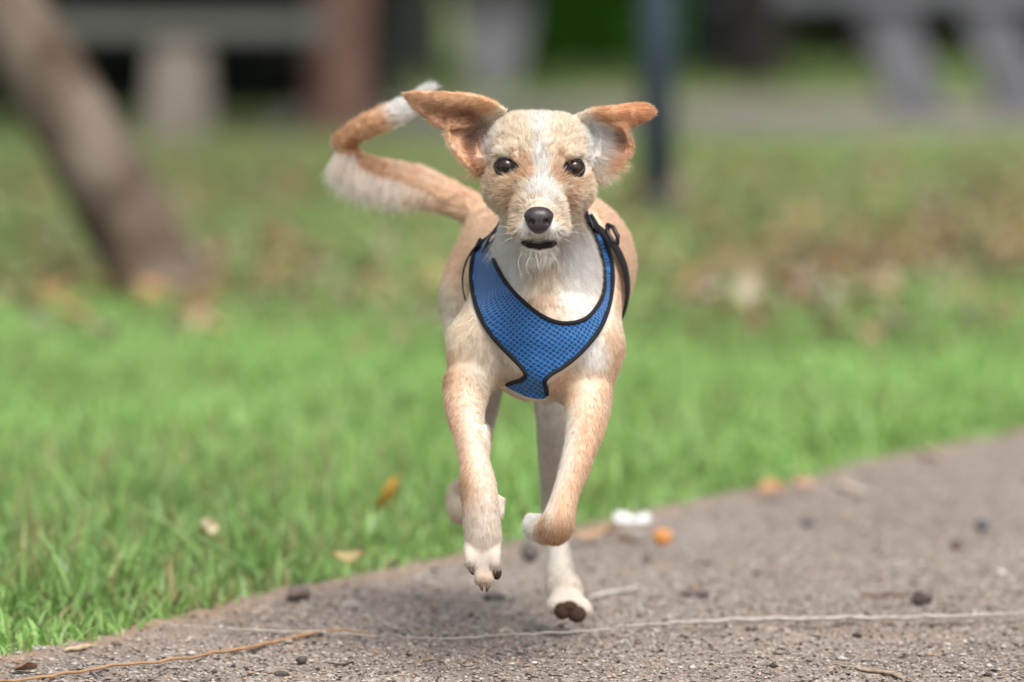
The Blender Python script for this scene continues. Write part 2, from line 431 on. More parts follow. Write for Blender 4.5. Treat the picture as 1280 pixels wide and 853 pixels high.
put_blob("soil_clod", 372, 755, .0105, 3, (.11, .085, .07), "dark round clod of soil where the grass meets the path", "clod", (1.1, .9, .8), .7)
put_blob("soil_clod", 352, 846, .0058, 4, (.06, .045, .04), "small dark clod below the long brown stem", "clod", (1.2, 1, .6))
put_blob("pebble", 377, 834, .0050, 5, (.06, .05, .05), "tiny near-black pebble just under the brown stem's bend", "pebble", (1, 1, .9))
put_blob("pebble", 145, 806, .0042, 15, (.10, .07, .05), "small brown pebble right of the pale bark chip", "pebble", (1.3, 1, .8))
put_blob("soil_clod", 1151, 760, .0075, 6, (.05, .035, .03), "dark crumbly clod touching the long straw at right", "clod", (1.3, 1, .9), .6)
put_blob("soil_clod", 870, 745, .0105, 7, (.11, .09, .08), "flat grey brown clod right of the dog's hind foot", "clod", (1.6, 1, .4))
put_blob("pebble", 1010, 660, .0080, 8, (.10, .09, .085), "grey pebble in the middle of the path at right", "pebble", (1.2, 1, .7))
put_blob("pebble", 1228, 664, .0085, 9, (.08, .08, .085), "bluish grey pebble near the right edge of the path", "pebble", (1, 1, .9))
put_blob("pebble", 1196, 690, .0075, 10, (.09, .055, .04), "rusty brown pebble near the right edge of the path", "pebble", (1, 1, 1))
put_blob("pebble", 1252, 718, .0045, 12, (.45, .43, .40), "small white pebble near the right edge of the path", "pebble", (1, 1, .9))
put_blob("pebble", 808, 705, .0065, 13, (.11, .09, .08), "grey brown pebble below the orange berry", "pebble", (1, 1, .8))
put_blob("pebble", 663, 706, .0100, 14, (.09, .075, .07), "dark stone left of the dog's standing hind leg", "pebble", (1, 1, 1.2))
put_blob("pebble", 618, 752, .0085, 17, (.08, .07, .07), "dark pebble just below the dog's raised front paw", "pebble", (1.5, 1, .6))

# orange berry with a dimple and stub
def berry():
    V, F = blob(.0112, 2, (1, 1, .93), .05, 3)
    top = V[:, 2].max(); r = np.hypot(V[:, 0], V[:, 1]); V[:, 2] -= .004 * np.exp(-(r / .003) ** 2) * (V[:, 2] > top * .5)
    g = G(828, 684, 0)
    root = empty("berry", (g[0], g[1], .001), "round bright orange berry lying on the path", "berry")
    mesh_np("fruit", V, F, mat_new("berry_skin", (.55, .24, .06), .6, .5, noise=[(120, (.6, .15, .02), .5, .8)]), root)
    tube_obj("stalk", [(0, 0, top - .005), (.001, 0, top), (.003, 0, top + .002)], [.0012, .0009, .0008], mat_new("berry_stalk", (.12, .08, .03), .8), root, seg=6, up=(0, 1, 0))
berry()

# white scrap: crumpled paper
def scrap():
    n = 16; xs = np.linspace(-1, 1, n); X, Y = np.meshgrid(xs, xs, indexing='ij')
    Z = .3 * np.abs(fbm(X * 1.6 + 4, Y * 1.6 + 8, 3, 6) - .45) * 4 + .1 * np.abs(X)
    e = np.clip(1.12 - (np.abs(X) ** 3 + np.abs(Y) ** 3) ** (1 / 3) * .15, .8, 1.1)
    V = np.stack([X * .022 * e, Y * .017 * e, Z * .030 + .002], -1).reshape(-1, 3)
    V2 = V.copy(); V2[:, 2] -= .0008
    F = grid_faces(n, n); F2 = F[:, ::-1] + n * n
    g = G(790, 655, 0)
    o = mesh_np("paper_scrap", np.vstack([V, V2]), np.vstack([F, F2]), mat_new("white_paper", (.90, .91, .93), .7, .3, bump=[(90, .4, .002)], trans=.1), smooth=False)
    o.location = tuple(g); tag(o, "crumpled white paper scrap at the edge of the path", "litter")
scrap()

def stem(name, pts, r, col, label, cat, flat=.6, n=60, z=.003, dark=None):
    q = np.array([G(a, b, z) for a, b in pts]); q = catmull(q, n)
    q[:, 2] = path_height(q[:, 0], q[:, 1]) * .5 + z
    rr = np.interp(np.linspace(0, 1, n), np.linspace(0, 1, len(r)), r)
    o0 = q.mean(0); o0[2] = 0
    o = tube_obj(name, q, rr, mat_new(name + "_skin", col, .6, .3, noise=[(90, dark or tuple(c * .55 for c in col), .45, .75)], bump=[(400, .4, .001)]), origin=o0, seg=8, flat=flat)
    return tag(o, label, cat)
stem("dry_stem", [(-60, 858), (0, 853), (70, 845), (140, 834), (230, 824), (330, 806), (385, 795), (425, 790), (470, 792)], [.0016, .002, .0026, .0024, .0024, .0034, .0030, .002, .0012], (.38, .235, .13), "long orange brown leaf stem curving along the bottom left", "stem", dark=(.26, .14, .08), z=.006)
stem("straw", [(195, 782), (260, 785), (330, 790), (400, 792), (470, 795)], [.0010, .0018, .0022, .0020, .001], (.45, .40, .34), "pale dry straw lying above the orange brown stem", "straw", z=.007)
stem("straw", [(500, 798), (600, 796), (700, 790), (800, 783), (860, 778), (960, 775), (1060, 774), (1160, 772), (1240, 769), (1330, 763)], [.0008, .0014, .0018, .0024, .0032, .0040, .0040, .0036, .0028, .001], (.42, .375, .34), "very long whitish straw crossing the path to the right edge", "straw", n=110, z=.010)
stem("wood_splinter", [(728, 750), (750, 744), (775, 739), (800, 733)], [.001, .0040, .0046, .002], (.58, .54, .49), "flat pale splinter beside the dog's hind foot", "splinter", n=16, flat=.4, z=.004)
stem("twig", [(1078, 746), (1095, 744), (1115, 744), (1134, 743)], [.002, .003, .0034, .002], (.16, .10, .07), "short dark brown twig above the long straw at right", "twig", n=14, z=.004)
stem("bark_chip", [(1030, 828), (1060, 834), (1085, 839), (1118, 842), (1128, 848)], [.0006, .0018, .004, .0042, .002], (.42, .33, .24), "curled tan bark chip at the bottom right", "chip", n=20, flat=.5, z=.003, dark=(.12, .08, .06))
stem("bark_chip", [(80, 813), (95, 811), (110, 808), (122, 806)], [.002, .0045, .0042, .0016], (.50, .40, .26), "pale bark chip at the grass edge, bottom left", "chip", n=14, flat=.6, z=.004, dark=(.25, .16, .1))
stem("twig", [(100, 828), (112, 838), (125, 848), (134, 849)], [.0008, .0010, .0010, .0006], (.30, .28, .26), "thin grey twig crossing behind the orange brown stem", "twig", n=14, z=.003)
stem("twig", [(520, 836), (528, 828), (545, 822)], [.0008, .0014, .001], (.40, .26, .17), "small reddish twig on the path left of the dog's feet", "twig", n=12, z=.003)
stem("twig", [(405, 829), (425, 831), (442, 830)], [.0008, .0018, .0014], (.07, .05, .04), "thin blackish twig near the end of the orange brown stem", "twig", n=12, z=.003)
# tall blades standing out of the lawn
def tall_blade(px, py, pts, wd, col, label):
    g = G(px, py, 0); q = catmull(np.array([P(a, b, 0) * 0 + g + np.array([(a - px) * g[1] / FPX, dd, (py - b) * g[1] / FPX]) for a, b, dd in pts]), 18)
    o = tube_obj("grass_blade", q, np.interp(np.linspace(0, 1, 18), [0, .6, 1], [wd, wd * .8, wd * .1]), mat_new("blade_skin", col, .5, .4, trans=.3), origin=g, seg=6, flat=.25, up=(0, 1, .2))
    tag(o, label, "grass blade")
tall_blade(88, 760, [(88, 765, 0), (87, 730, 0), (80, 705, -.005), (68, 692, -.01)], .0030, (.50, .62, .45), "pale grass blade bending left near the left edge")
tall_blade(70, 742, [(75, 742, 0), (40, 722, .0), (0, 708, 0), (-40, 706, 0)], .0026, (.08, .20, .05), "dark green blade arching out of the left edge")
tall_blade(345, 730, [(345, 735, 0), (300, 700, 0), (240, 668, 0), (170, 640, 0)], .0020, (.26, .46, .18), "long broad blade leaning left through the lawn")

# ------------------------------------------------------------------ background
def revolve_trunk(path, radii, seed=0, seg=20, bark=.12, n=30):
    q = catmull(path, n); r = np.interp(np.linspace(0, 1, n), np.linspace(0, 1, len(radii)), radii)
    V, F = tube(q, r, seg=seg, up=(.05, 1, 0))
    body = V[:n * seg].reshape(n, seg, 3); c = q[:, None]
    a = np.arange(seg)[None, :] * 1.3; k = 1 + bark * (fbm(a + 0 * body[..., 0], body[..., 2] * 6, 3, seed) - .45) * 2
    V[:n * seg] = (c + (body - c) * k[..., None]).reshape(-1, 3)
    return V, tri(F)
def bark_mat(name, a, b, c=None):
    return mat_new(name, a, .9, .15, noise=[(7, b, .4, .65), (35, tuple(x * .5 for x in b), .5, .8)] + ([(2.5, c, .45, .6)] if c else []), bump=[(25, .8, .03)])
def crown(name, cx, cy, z0, z1, R, n, size, mat, parent, origin, seed=0):
    r = np.random.default_rng(seed)
    nc = 26; cc = r.normal(size=(nc, 3)); cc /= np.linalg.norm(cc, axis=1)[:, None]; cc *= r.random((nc, 1)) ** .4
    cc = cc * np.array([R, R, (z1 - z0) / 2]) + np.array([cx, cy, (z0 + z1) / 2])
    i = r.integers(0, nc, n); p = cc[i] + r.normal(size=(n, 3)) * R * .2
    p[:, 2] = np.maximum(p[:, 2], z0)
    u = r.normal(size=(n, 3)); u /= np.linalg.norm(u, axis=1)[:, None]; v = np.cross(u, r.normal(size=(n, 3))); v /= np.linalg.norm(v, axis=1)[:, None]
    s = size * (.6 + .8 * r.random((n, 1)))
    V = np.stack([p - u * s, p + v * s * .45, p + u * s, p - v * s * .45], 1)
    F = np.arange(4 * n).reshape(n, 4)
    c = np.array([.045, .10, .02]) * (1 - r.random((n, 1)) * .5) + np.array([.03, .05, .01]) * r.random((n, 1))
    o = mesh_np(name, V.reshape(-1, 3), F, mat, parent, smooth=False, colors=np.repeat(c, 4, 0), origin=origin); o['kind'] = 'stuff'
    return o
M_LEAF = mat_new("tree_leaf", attr="col", rough=.6, spec=.2, trans=.25)
def tree(px, py, width_px, top, bark, label, cat="tree", z1=4.2, R=1.9, lean_pts=None, seed=0, flare=1.25, crown_n=4200, Rb=.8, cz=2.3):
    g = G(px, py, 0); r = width_px * g[1] / FPX / 2
    root = empty("tree", g, label, cat)
    path = [(0, 0, -.05), (.02, 0, .5), (.05, .02, 1.2), (0, .05, 2.2), (.05, 0, 3.2)] if lean_pts is None else lean_pts
    V, F = revolve_trunk(path, [r * flare, r * 1.02, r * .95, r * .85, r * .6], seed)
    mesh_np("trunk", V, F, bark, root)
    e = np.array(path[-1], float); b0 = np.array(path[-2], float)
    for k in range(4):
        a = k * 1.57 + .4 + seed; st = b0 + (e - b0) * (.1 + .25 * k); L = 1.1
        q = [st, st + (math.cos(a) * .45 * L, math.sin(a) * .45 * L, .35), st + (math.cos(a) * L, math.sin(a) * L, 1.0)]
        V, F = revolve_trunk(q, [r * .45, r * .3, r * .12], seed + k, seg=8, n=8); mesh_np("limb", V, F, bark, root)
    if crown_n:
        crown("crown", e[0], e[1], cz, z1 + 1.2, R * 1.25, crown_n, .16, M_LEAF, root, (0, 0, 0), seed + 5)
    return root
B_GREY = bark_mat("grey_bark", (.12, .085, .062), (.055, .038, .028), (.22, .18, .15))
B_RED = bark_mat("reddish_bark", (.21, .125, .10), (.14, .08, .065))
B_DARK = bark_mat("dark_bark", (.05, .042, .04), (.025, .022, .02))
B_DARK2 = bark_mat("dark_green_bark", (.035, .055, .05), (.02, .03, .03))
# leaning trunk at the left
def leaning():
    g = G(206, 384, 0); D = g[1]; s = D / FPX
    def q(px, py, dd=0): return (-(206 - px) * s, dd, (384 - py) * s)
    root = empty("tree", g, "grey brown tree trunk leaning steeply to the left", "tree")
    V, F = revolve_trunk([q(222, 402), q(170, 300, .02), q(116, 200, .05), (q(60, 108, .1)), q(-4, 8, .15), q(-115, -170, .2), q(-260, -420, .3)], [r * s for r in (60, 56, 54, 52, 51, 48, 44)], 3, bark=.10, seg=26, n=40)
    mesh_np("trunk", V, F, B_GREY, root)
    V, F = revolve_trunk([q(-90, -170, .2), q(-60, -300, .1), q(0, -420, -.1)], [22 * s, 16 * s, 6 * s], 5, n=10, seg=10); mesh_np("limb", V, F, B_GREY, root)
    V, F = revolve_trunk([q(-160, -340, .2), q(-230, -400, .2), q(-330, -520, .3)], [22 * s, 16 * s, 6 * s], 6, n=10, seg=10); mesh_np("limb", V, F, B_GREY, root)
    e = q(-200, -460)
    crown("crown", e[0], e[1], 1.5, 3.4, 1.3, 1500, .08, M_LEAF, root, (0, 0, 0), 22)
leaning()
tree(418, 172, 78, 0, B_RED, "reddish brown trunk standing upright behind the dog's tail", seed=1, flare=1.15)
tree(940, 106, 66, 0, B_DARK, "near-black tree trunk rising right of the metal pole", seed=2)
tree(872, 92, 34, 0, B_DARK2, "slim dark greenish trunk between the metal pole and the black trunk", seed=3, crown_n=1500)
tree(520, 96, 60, 0, bark_mat("mossy_bark", (.13, .14, .12), (.09, .10, .085)), "greenish grey trunk in the shade beyond the dog's tail", seed=4)
tree(90, 120, 60, 0, B_DARK, "black shaded trunk behind the leaning trunk", seed=6)

# metal pole
def pole():
    g = G(821, 262, 0)
    root = empty("metal_pole", g, "straight dark blue grey metal pole in the lawn behind the dog", "pole")
    m = mat_new("painted_steel", (.042, .062, .095), .5, .4, noise=[(8, (.03, .045, .065), .4, .7)])
    V, F = tube([(0, 0, -.05), (0, 0, .6), (0, 0, 2), (0, 0, 3.6)], .053, seg=28, up=(0, 1, 0)); mesh_np("pole_shaft", V, tri(F), m, root)
    V, F = tube([(0, 0, 0.0), (0, 0, .03), (0, 0, .035)], [.085, .085, .06], seg=28, up=(0, 1, 0)); mesh_np("base_collar", V, tri(F), m, root)
    V, F = tube([(0, 0, 3.6), (0, 0, 3.63), (0, 0, 3.65)], [.057, .057, .03], seg=28, up=(0, 1, 0)); mesh_np("cap", V, tri(F), m, root)
pole()

def box_bm(cx, cy, cz, sx, sy, sz, taper=1.0, shear=0.0, bev=.015):
    bm = bmesh.new(); bmesh.ops.create_cube(bm, size=1)
    for v in bm.verts:
        t = v.co.z + .5
        k = 1 + (taper - 1) * t
        v.co.x = v.co.x * sx * k + shear * t + cx; v.co.y = v.co.y * sy + cy; v.co.z = v.co.z * sz + cz
    bmesh.ops.bevel(bm, geom=bm.edges[:], offset=bev, segments=2, affect='EDGES')
    return bm
def bm_obj(name, bm, mat, parent):
    me = bpy.data.meshes.new(name); bm.to_mesh(me); bm.free(); me.materials.append(mat)
    return link(bpy.data.objects.new(name, me), parent)
CONC = mat_new("concrete", (.135, .14, .13), .9, .2, noise=[(4, (.12, .125, .115), .4, .7), (30, (.2, .19, .17), .55, .8)], bump=[(60, .4, .01)])
CONC_B = mat_new("bluish_concrete", (.17, .175, .195), .9, .2, noise=[(4, (.11, .115, .13), .4, .7)], bump=[(60, .4, .01)])
CONC_W = mat_new("warm_concrete", (.24, .205, .18), .9, .2, noise=[(4, (.17, .145, .13), .4, .7)], bump=[(60, .4, .01)])
CONC_L = mat_new("lilac_concrete", (.20, .20, .22), .9, .2, noise=[(4, (.14, .14, .16), .4, .7)], bump=[(60, .4, .01)])
# bench at left: slab on pedestals
def bench_left():
    g = G(226, 176, 0); s = g[1] / FPX
    root = empty("concrete_bench", g, "grey concrete bench with a blocky leg behind the leaning trunk", "bench")
    top = (176 - 20) * s; th = 28 * s
    bm_obj("seat_slab", box_bm(10 * s, 0, top - th / 2, 350 * s, .42, th), CONC, root)
    bm_obj("leg", box_bm(0, 0, (top - th) / 2, 84 * s, .34, top - th, .8), CONC_W, root)
bench_left()
def bench_right():
    g = G(1140, 150, 0); s = g[1] / FPX
    root = empty("concrete_bench", g, "grey concrete bench on two slanting legs at the far right", "bench")
    h = (150 - 5) * s
    bm_obj("seat_slab", box_bm(40 * s, 0, h + .05, 430 * s, .45, .12), CONC_B, root)
    for x in (0, 130): bm_obj("leg", box_bm(x * s + 12 * s, 0, h / 2, 68 * s, .34, h, 1.0, -52 * s), CONC_B, root)
bench_right()
def table_mid():
    g = G(618, 112, 0); s = g[1] / FPX
    root = empty("concrete_table", g, "concrete table on a flared pedestal behind the dog's ear", "table")
    h = .74
    bm_obj("pedestal", box_bm(0, 0, h / 2, 52 * s, .4, h, 2.3), CONC_L, root)
    bm_obj("table_top", box_bm(0, 0, h + .045, 1.5, .9, .09), CONC_B, root)
table_mid()
def bench_far():
    g = G(985, 92, 0); s = g[1] / FPX
    root = empty("concrete_bench", g, "distant grey slab bench between the black trunk and the slanting legs", "bench")
    bm_obj("seat_slab", box_bm(0, 0, .57, 1.2, .4, .12), CONC_B, root)
    for x in (-.5, .52): bm_obj("leg", box_bm(x, 0, .255, .10, .3, .51), B_DARK, root)
bench_far()

# hedges at the back: leafy masses
def hedge(name, x0, x1, y, h, col, label, seed, n=9000, depth=1.4, leaf=.07):
    r = np.random.default_rng(seed)
    cx = (x0 + x1) / 2
    root = empty(name, (cx, y, 0), label, "hedge")
    nx, nz = 60, 24
    # woody core: an uneven closed shell
    u = np.linspace(0, 2 * math.pi, 40, endpoint=False); xs_ = np.linspace(x0, x1, nx)
    V = []
    for xx in xs_:
        for a in u:
            k = 1 + .25 * (fbm(np.array([xx * 1.5 + 4]), np.array([a * 2.0 + seed]), 3, seed)[0] - .45) * 2
            V.append((xx - cx, math.cos(a) * depth * .42 * k, h * .5 + math.sin(a) * h * .46 * k))
    F = []
    for i in range(nx - 1):
        for j in range(40): F.append((i * 40 + j, i * 40 + (j + 1) % 40, (i + 1) * 40 + (j + 1) % 40, (i + 1) * 40 + j))
    mesh_np("branches", V, F, mat_new(name + "_core", (.02, .022, .012), .95, .05), root)
    p = np.stack([r.uniform(x0, x1, n) - cx, np.zeros(n), np.zeros(n)], -1); a = r.uniform(0, 2 * math.pi, n); k = .9 + .3 * r.random(n) + .35 * (fbm((p[:, 0] + cx) * 1.2, a * 2, 3, seed + 2) - .45)
    p[:, 1] = np.cos(a) * depth * .5 * k; p[:, 2] = np.maximum(.03, h * .5 + np.sin(a) * h * .5 * k); p[: n // 6, 2] = r.uniform(.02, .35 * h, n // 6); p[: n // 6, 1] = -depth * .45 * r.uniform(.8, 1.1, n // 6)
    uu = r.normal(size=(n, 3)); uu /= np.linalg.norm(uu, axis=1)[:, None]; v = np.cross(uu, r.normal(size=(n, 3))); v /= np.linalg.norm(v, axis=1)[:, None]
    s = leaf * (.6 + .8 * r.random((n, 1)))
    V = np.stack([p - uu * s, p + v * s * .5, p + uu * s, p - v * s * .5], 1)
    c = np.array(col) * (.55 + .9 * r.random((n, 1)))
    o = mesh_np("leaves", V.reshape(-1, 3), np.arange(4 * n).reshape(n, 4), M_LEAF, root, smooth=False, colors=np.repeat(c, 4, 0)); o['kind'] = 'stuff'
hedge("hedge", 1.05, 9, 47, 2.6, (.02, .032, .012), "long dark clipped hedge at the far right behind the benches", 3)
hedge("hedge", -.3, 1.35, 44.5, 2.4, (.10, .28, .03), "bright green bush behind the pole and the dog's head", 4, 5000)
hedge("hedge", -7, -.62, 29.6, 2.2, (.022, .026, .021), "very dark hedge in the shade at the far left", 5)  # near-black leaf colour stands in for the shade behind the bench

# ================================================================== THE DOG
gx = np.concatenate([np.arange(-.225, -.110, .0024), np.arange(-.1085, .138, .0015), [.1395, .142, .145]]).astype(np.float32)
yA = P(640, 300, -.075)[1]; yB = P(640, 300, .150)[1]; yC = P(640, 300, .70)[1]
gy = np.concatenate([np.arange(yA, yB, .0015), np.arange(yB, yC, .0025)]).astype(np.float32)
z0 = P(640, 800, 0)[2] - .06; z1 = P(640, 332, 0)[2]; z2 = P(640, 90, .5)[2] + .02
gz = np.concatenate([np.arange(z0, z1, .0022), np.arange(z1, z2, .0015)]).astype(np.float32)
FLD = np.full((len(gx), len(gy), len(gz)), .5, dtype=np.float32)
CAPS = []      # (a, b, ra, rb, group) for the coat
def region(lo, hi, pad):
    s = []
    for g, a, b in zip((gx, gy, gz), lo, hi):
        i = max(0, np.searchsorted(g, a - pad)); j = min(len(g), np.searchsorted(g, b + pad)); s.append(slice(i, max(j, i + 1)))
    return tuple(s), np.meshgrid(gx[s[0]], gy[s[1]], gz[s[2]], indexing='ij', sparse=True)
def smin(a, b, k):
    h = np.clip(.5 + .5 * (b - a) / k, 0, 1); return b * (1 - h) + a * h - k * h * (1 - h)
def cap(a, b, k=.008, group='body'):
    """tapering limb between (px,py,dep,radius px) nodes"""
    A, B = P(*a[:3]), P(*b[:3]); ra, rb = a[3] * K(a[2]), b[3] * K(b[2])
    CAPS.append((A, B, ra, rb, group))
    lo = np.minimum(A - ra, B - rb); hi = np.maximum(A + ra, B + rb)
    s, (x, y, z) = region(lo, hi, k + .006)
    d = B - A; L2 = d @ d + 1e-12
    t = np.clip(((x - A[0]) * d[0] + (y - A[1]) * d[1] + (z - A[2]) * d[2]) / L2, 0, 1)
    t2 = t
    q = np.sqrt((x - A[0] - d[0] * t) ** 2 + (y - A[1] - d[1] * t) ** 2 + (z - A[2] - d[2] * t) ** 2) - (ra + (rb - ra) * t2)
    FLD[s] = smin(FLD[s], q.astype(np.float32), k)
def chain(nodes, k=.008, group='body'):
    if group == 'leg' and len(nodes) > 3: nodes = [tuple(v) for v in catmull(nodes, len(nodes) * 4)]; k = min(k, .006)
    for a, b in zip(nodes[:-1], nodes[1:]): cap(a, b, k, group)
def ell(c, r, k=.008, group='body', rot=None, sub=False):
    """ellipsoid: centre (px,py,dep), radii (px, m depth, px)"""
    C = P(*c); s_ = K(c[2]); R = np.array([r[0] * s_, r[1], r[2] * s_])
    if not sub: CAPS.append((C, C, float(R.min()), float(R.min()), group))
    m = max(R)
    s, (x, y, z) = region(C - R if rot is None else C - m, C + R if rot is None else C + m, k + .006)
    dx, dy, dz = x - C[0], y - C[1], z - C[2]
    if rot is not None:
        ca, sa = math.cos(rot), math.sin(rot); dx, dz = dx * ca + dz * sa, -dx * sa + dz * ca
    k0 = np.sqrt((dx / R[0]) ** 2 + (dy / R[1]) ** 2 + (dz / R[2]) ** 2); k1 = np.sqrt((dx / R[0] ** 2) ** 2 + (dy / R[1] ** 2) ** 2 + (dz / R[2] ** 2) ** 2) + 1e-6
    q = (k0 * (k0 - 1) / k1).astype(np.float32)
    FLD[s] = -smin(-FLD[s], q, k) if sub else smin(FLD[s], q, k)

def surface_nets(F, ax, ay, az):
    ins = F < 0
    n = np.zeros(tuple(np.array(F.shape) - 1), dtype=np.uint8)
    for i in (0, 1):
        for j in (0, 1):
            for k in (0, 1): n += ins[i:i + n.shape[0], j:j + n.shape[1], k:k + n.shape[2]]
    act = (n > 0) & (n < 8); ci, cj, ck = np.nonzero(act)
    idx = np.full(n.shape, -1, dtype=np.int32); idx[ci, cj, ck] = np.arange(len(ci))
    acc = np.zeros((len(ci), 3)); cnt = np.zeros(len(ci))
    co = [(i, j, k) for i in (0, 1) for j in (0, 1) for k in (0, 1)]
    for a in co:
        for b in co:
            if sum(b) - sum(a) != 1 or any(b[q] < a[q] for q in range(3)): continue
            fa = F[ci + a[0], cj + a[1], ck + a[2]]; fb = F[ci + b[0], cj + b[1], ck + b[2]]
            c = (fa < 0) != (fb < 0); t = np.where(c, fa / (fa - fb + 1e-12), 0)
            for q in range(3): acc[:, q] += np.where(c, a[q] + (b[q] - a[q]) * t, 0)
            cnt += c
    acc /= cnt[:, None]
    V = np.empty((len(ci), 3))
    for q, (g, c) in enumerate(zip((ax, ay, az), (ci, cj, ck))):
        V[:, q] = g[c] + (g[c + 1] - g[c]) * acc[:, q]
    faces = []
    for q in range(3):
        sl0 = [slice(None)] * 3; sl1 = [slice(None)] * 3; sl0[q] = slice(0, -1); sl1[q] = slice(1, None)
        a, b = ins[tuple(sl0)], ins[tuple(sl1)]
        e = np.nonzero(a != b); e = [v for v in e]
        o = [r for r in range(3) if r != q]
        ok = (e[o[0]] > 0) & (e[o[1]] > 0) & (e[o[0]] < F.shape[o[0]] - 1) & (e[o[1]] < F.shape[o[1]] - 1)
        e = [v[ok] for v in e]; sgn = a[tuple(e)]
        def cell(d0, d1):
            c = [v.copy() for v in e]; c[o[0]] -= d0; c[o[1]] -= d1; return idx[tuple(c)]
        f = np.stack([cell(1, 1), cell(0, 1), cell(0, 0), cell(1, 0)], 1)
        flip = sgn if q != 1 else ~sgn
        f[~flip] = f[~flip][:, ::-1]; faces.append(f)
    return V, np.vstack(faces)
def smooth_v(V, F, it=2, lam=.5):
    n = len(V)
    for _ in range(it):
        acc = np.zeros_like(V); c = np.zeros(n)
        for a, b in ((0, 1), (1, 2), (2, 3), (3, 0)):
            for u, v in ((a, b), (b, a)):
                for q in range(3): acc[:, q] += np.bincount(F[:, u], V[F[:, v], q], n)
                c += np.bincount(F[:, u], minlength=n)
        V = V + lam * (acc / c[:, None] - V)
    return V

# ---- torso, haunches and neck
cap((676, 415, .150, 78), (694, 352, .26, 84), .02)
cap((700, 335, .26, 86), (703, 330, .32, 85), .02)
cap((700, 332, .32, 84), (650, 330, .45, 72), .025)
cap((640, 318, .44, 66), (626, 345, .47, 62), .02)
cap((641, 352, .20, 54), (640, 332, .40, 60), .02)
ell((604, 372, .44), (53, .075, 60), .02)                     # haunch, picture left
ell((700, 380, .45), (60, .08, 62), .02)
ell((677, 428, .150), (82, .075, 62), .02)                    # chest
ell((672, 462, .125), (40, .05, 36), .015)                    # breastbone
cap((676, 240, .150, 44), (680, 330, .165, 57), .02, 'neck')
cap((680, 330, .165, 57), (678, 400, .150, 64), .02, 'neck')
# shoulders and upper arms
cap((622, 385, .170, 36), (600, 430, .115, 37), .018)
cap((600, 430, .115, 37), (592, 468, .110, 31), .015)
cap((738, 380, .190, 34), (737, 435, .130, 38), .018)
cap((737, 435, .130, 38), (731, 486, .125, 32), .015)
# left-of-picture foreleg: lifted and hanging
chain([(585, 478, .100, 26.5), (581, 510, .075, 21), (588, 550, .035, 15.5), (595, 588, .000, 15.2), (598, 612, -.010, 18.5), (602, 648, -.012, 19), (604, 676, -.010, 18.5)], .010, 'leg')
for px, py, r, q in ((588, 704, 7.5, (588, 682)), (600, 723, 8, (599, 686)), (610, 724, 8, (608, 686)), (619, 706, 7.5, (617, 682))):
    cap((q[0], q[1], -.012, 9), (px, py, -.025, r), .003, 'paw')
cap((604, 672, -.010, 17), (604, 704, -.014, 12), .008, 'paw')
cap((622, 628, -.004, 9), (626, 641, -.006, 5), .006, 'paw')
ell((604, 702, .000), (16, .012, 14), .005, 'paw')
ell((583, 604, .006), (8, .010, 13), .006, 'leg'); ell((566, 478, .095), (9, .014, 13), .008, 'leg'); ell((606, 560, .035), (6, .008, 30), .006, 'leg')
# right-of-picture foreleg: bent, wrist low, paw folded behind
chain([(735, 490, .120, 28), (733, 530, .095, 21), (721, 575, .075, 15.8), (707, 618, .062, 13), (699, 646, .058, 15.2), (694, 660, .062, 17)], .010, 'leg')
chain([(694, 661, .064, 17), (682, 661, .090, 16), (669, 658, .120, 15)], .006, 'leg')
for a, b in ((664, 647), (670, 651), (666, 664), (674, 666)): cap((674, 658, .112, 12), (a, b + 2, .128, 8), .003, 'paw')
# hind leg standing on the path, seen through the forelegs
chain([(698, 420, .43, 56), (700, 470, .36, 36), (693, 520, .33, 20), (690, 560, .36, 15), (690, 610, .43, 11.5), (692, 640, .46, 11.5)], .012, 'leg')
chain([(692, 640, .46, 12), (697, 690, .44, 12), (700, 722, .42, 15), (707, 742, .41, 20)], .008, 'leg')
for px in (693, 703, 714, 724): cap((706, 744, .41, 16), ((px - 708) * 1.15 + 711, 757 + (px - 693) * .15, .378, 11), .003, 'paw')
# other hind leg, stretched away
chain([(600, 400, .43, 46), (604, 450, .38, 30), (606, 490, .40, 18), (604, 530, .47, 11), (598, 570, .52, 10), (586, 605, .56, 10), (577, 618, .58, 15), (575, 640, .57, 13)], .012, 'leg')
# tail
TAIL = [(618, 285, .46, 20), (597, 267, .48, 17), (566, 248, .50, 16), (530, 231, .51, 16.5), (495, 222, .51, 16), (462, 214, .50, 14), (440, 203, .49, 13), (431, 184, .48, 12), (444, 166, .465, 11), (470, 152, .455, 11), (495, 141, .45, 10.5), (517, 128, .445, 7), (534, 113, .44, 3)]
TAIL = [tuple(v) for v in catmull(TAIL, 40)]
chain(TAIL, .006, 'tail')

# a copy of the trunk without the head carries the harness
_keep = FLD.copy()
tV, tF = surface_nets(_keep, gx, gy, gz); tV = smooth_v(tV, tF, 2)
TORSO = BVHTree.FromPolygons([tuple(v) for v in tV], [tuple(int(i) for i in f) for f in tF])
del _keep

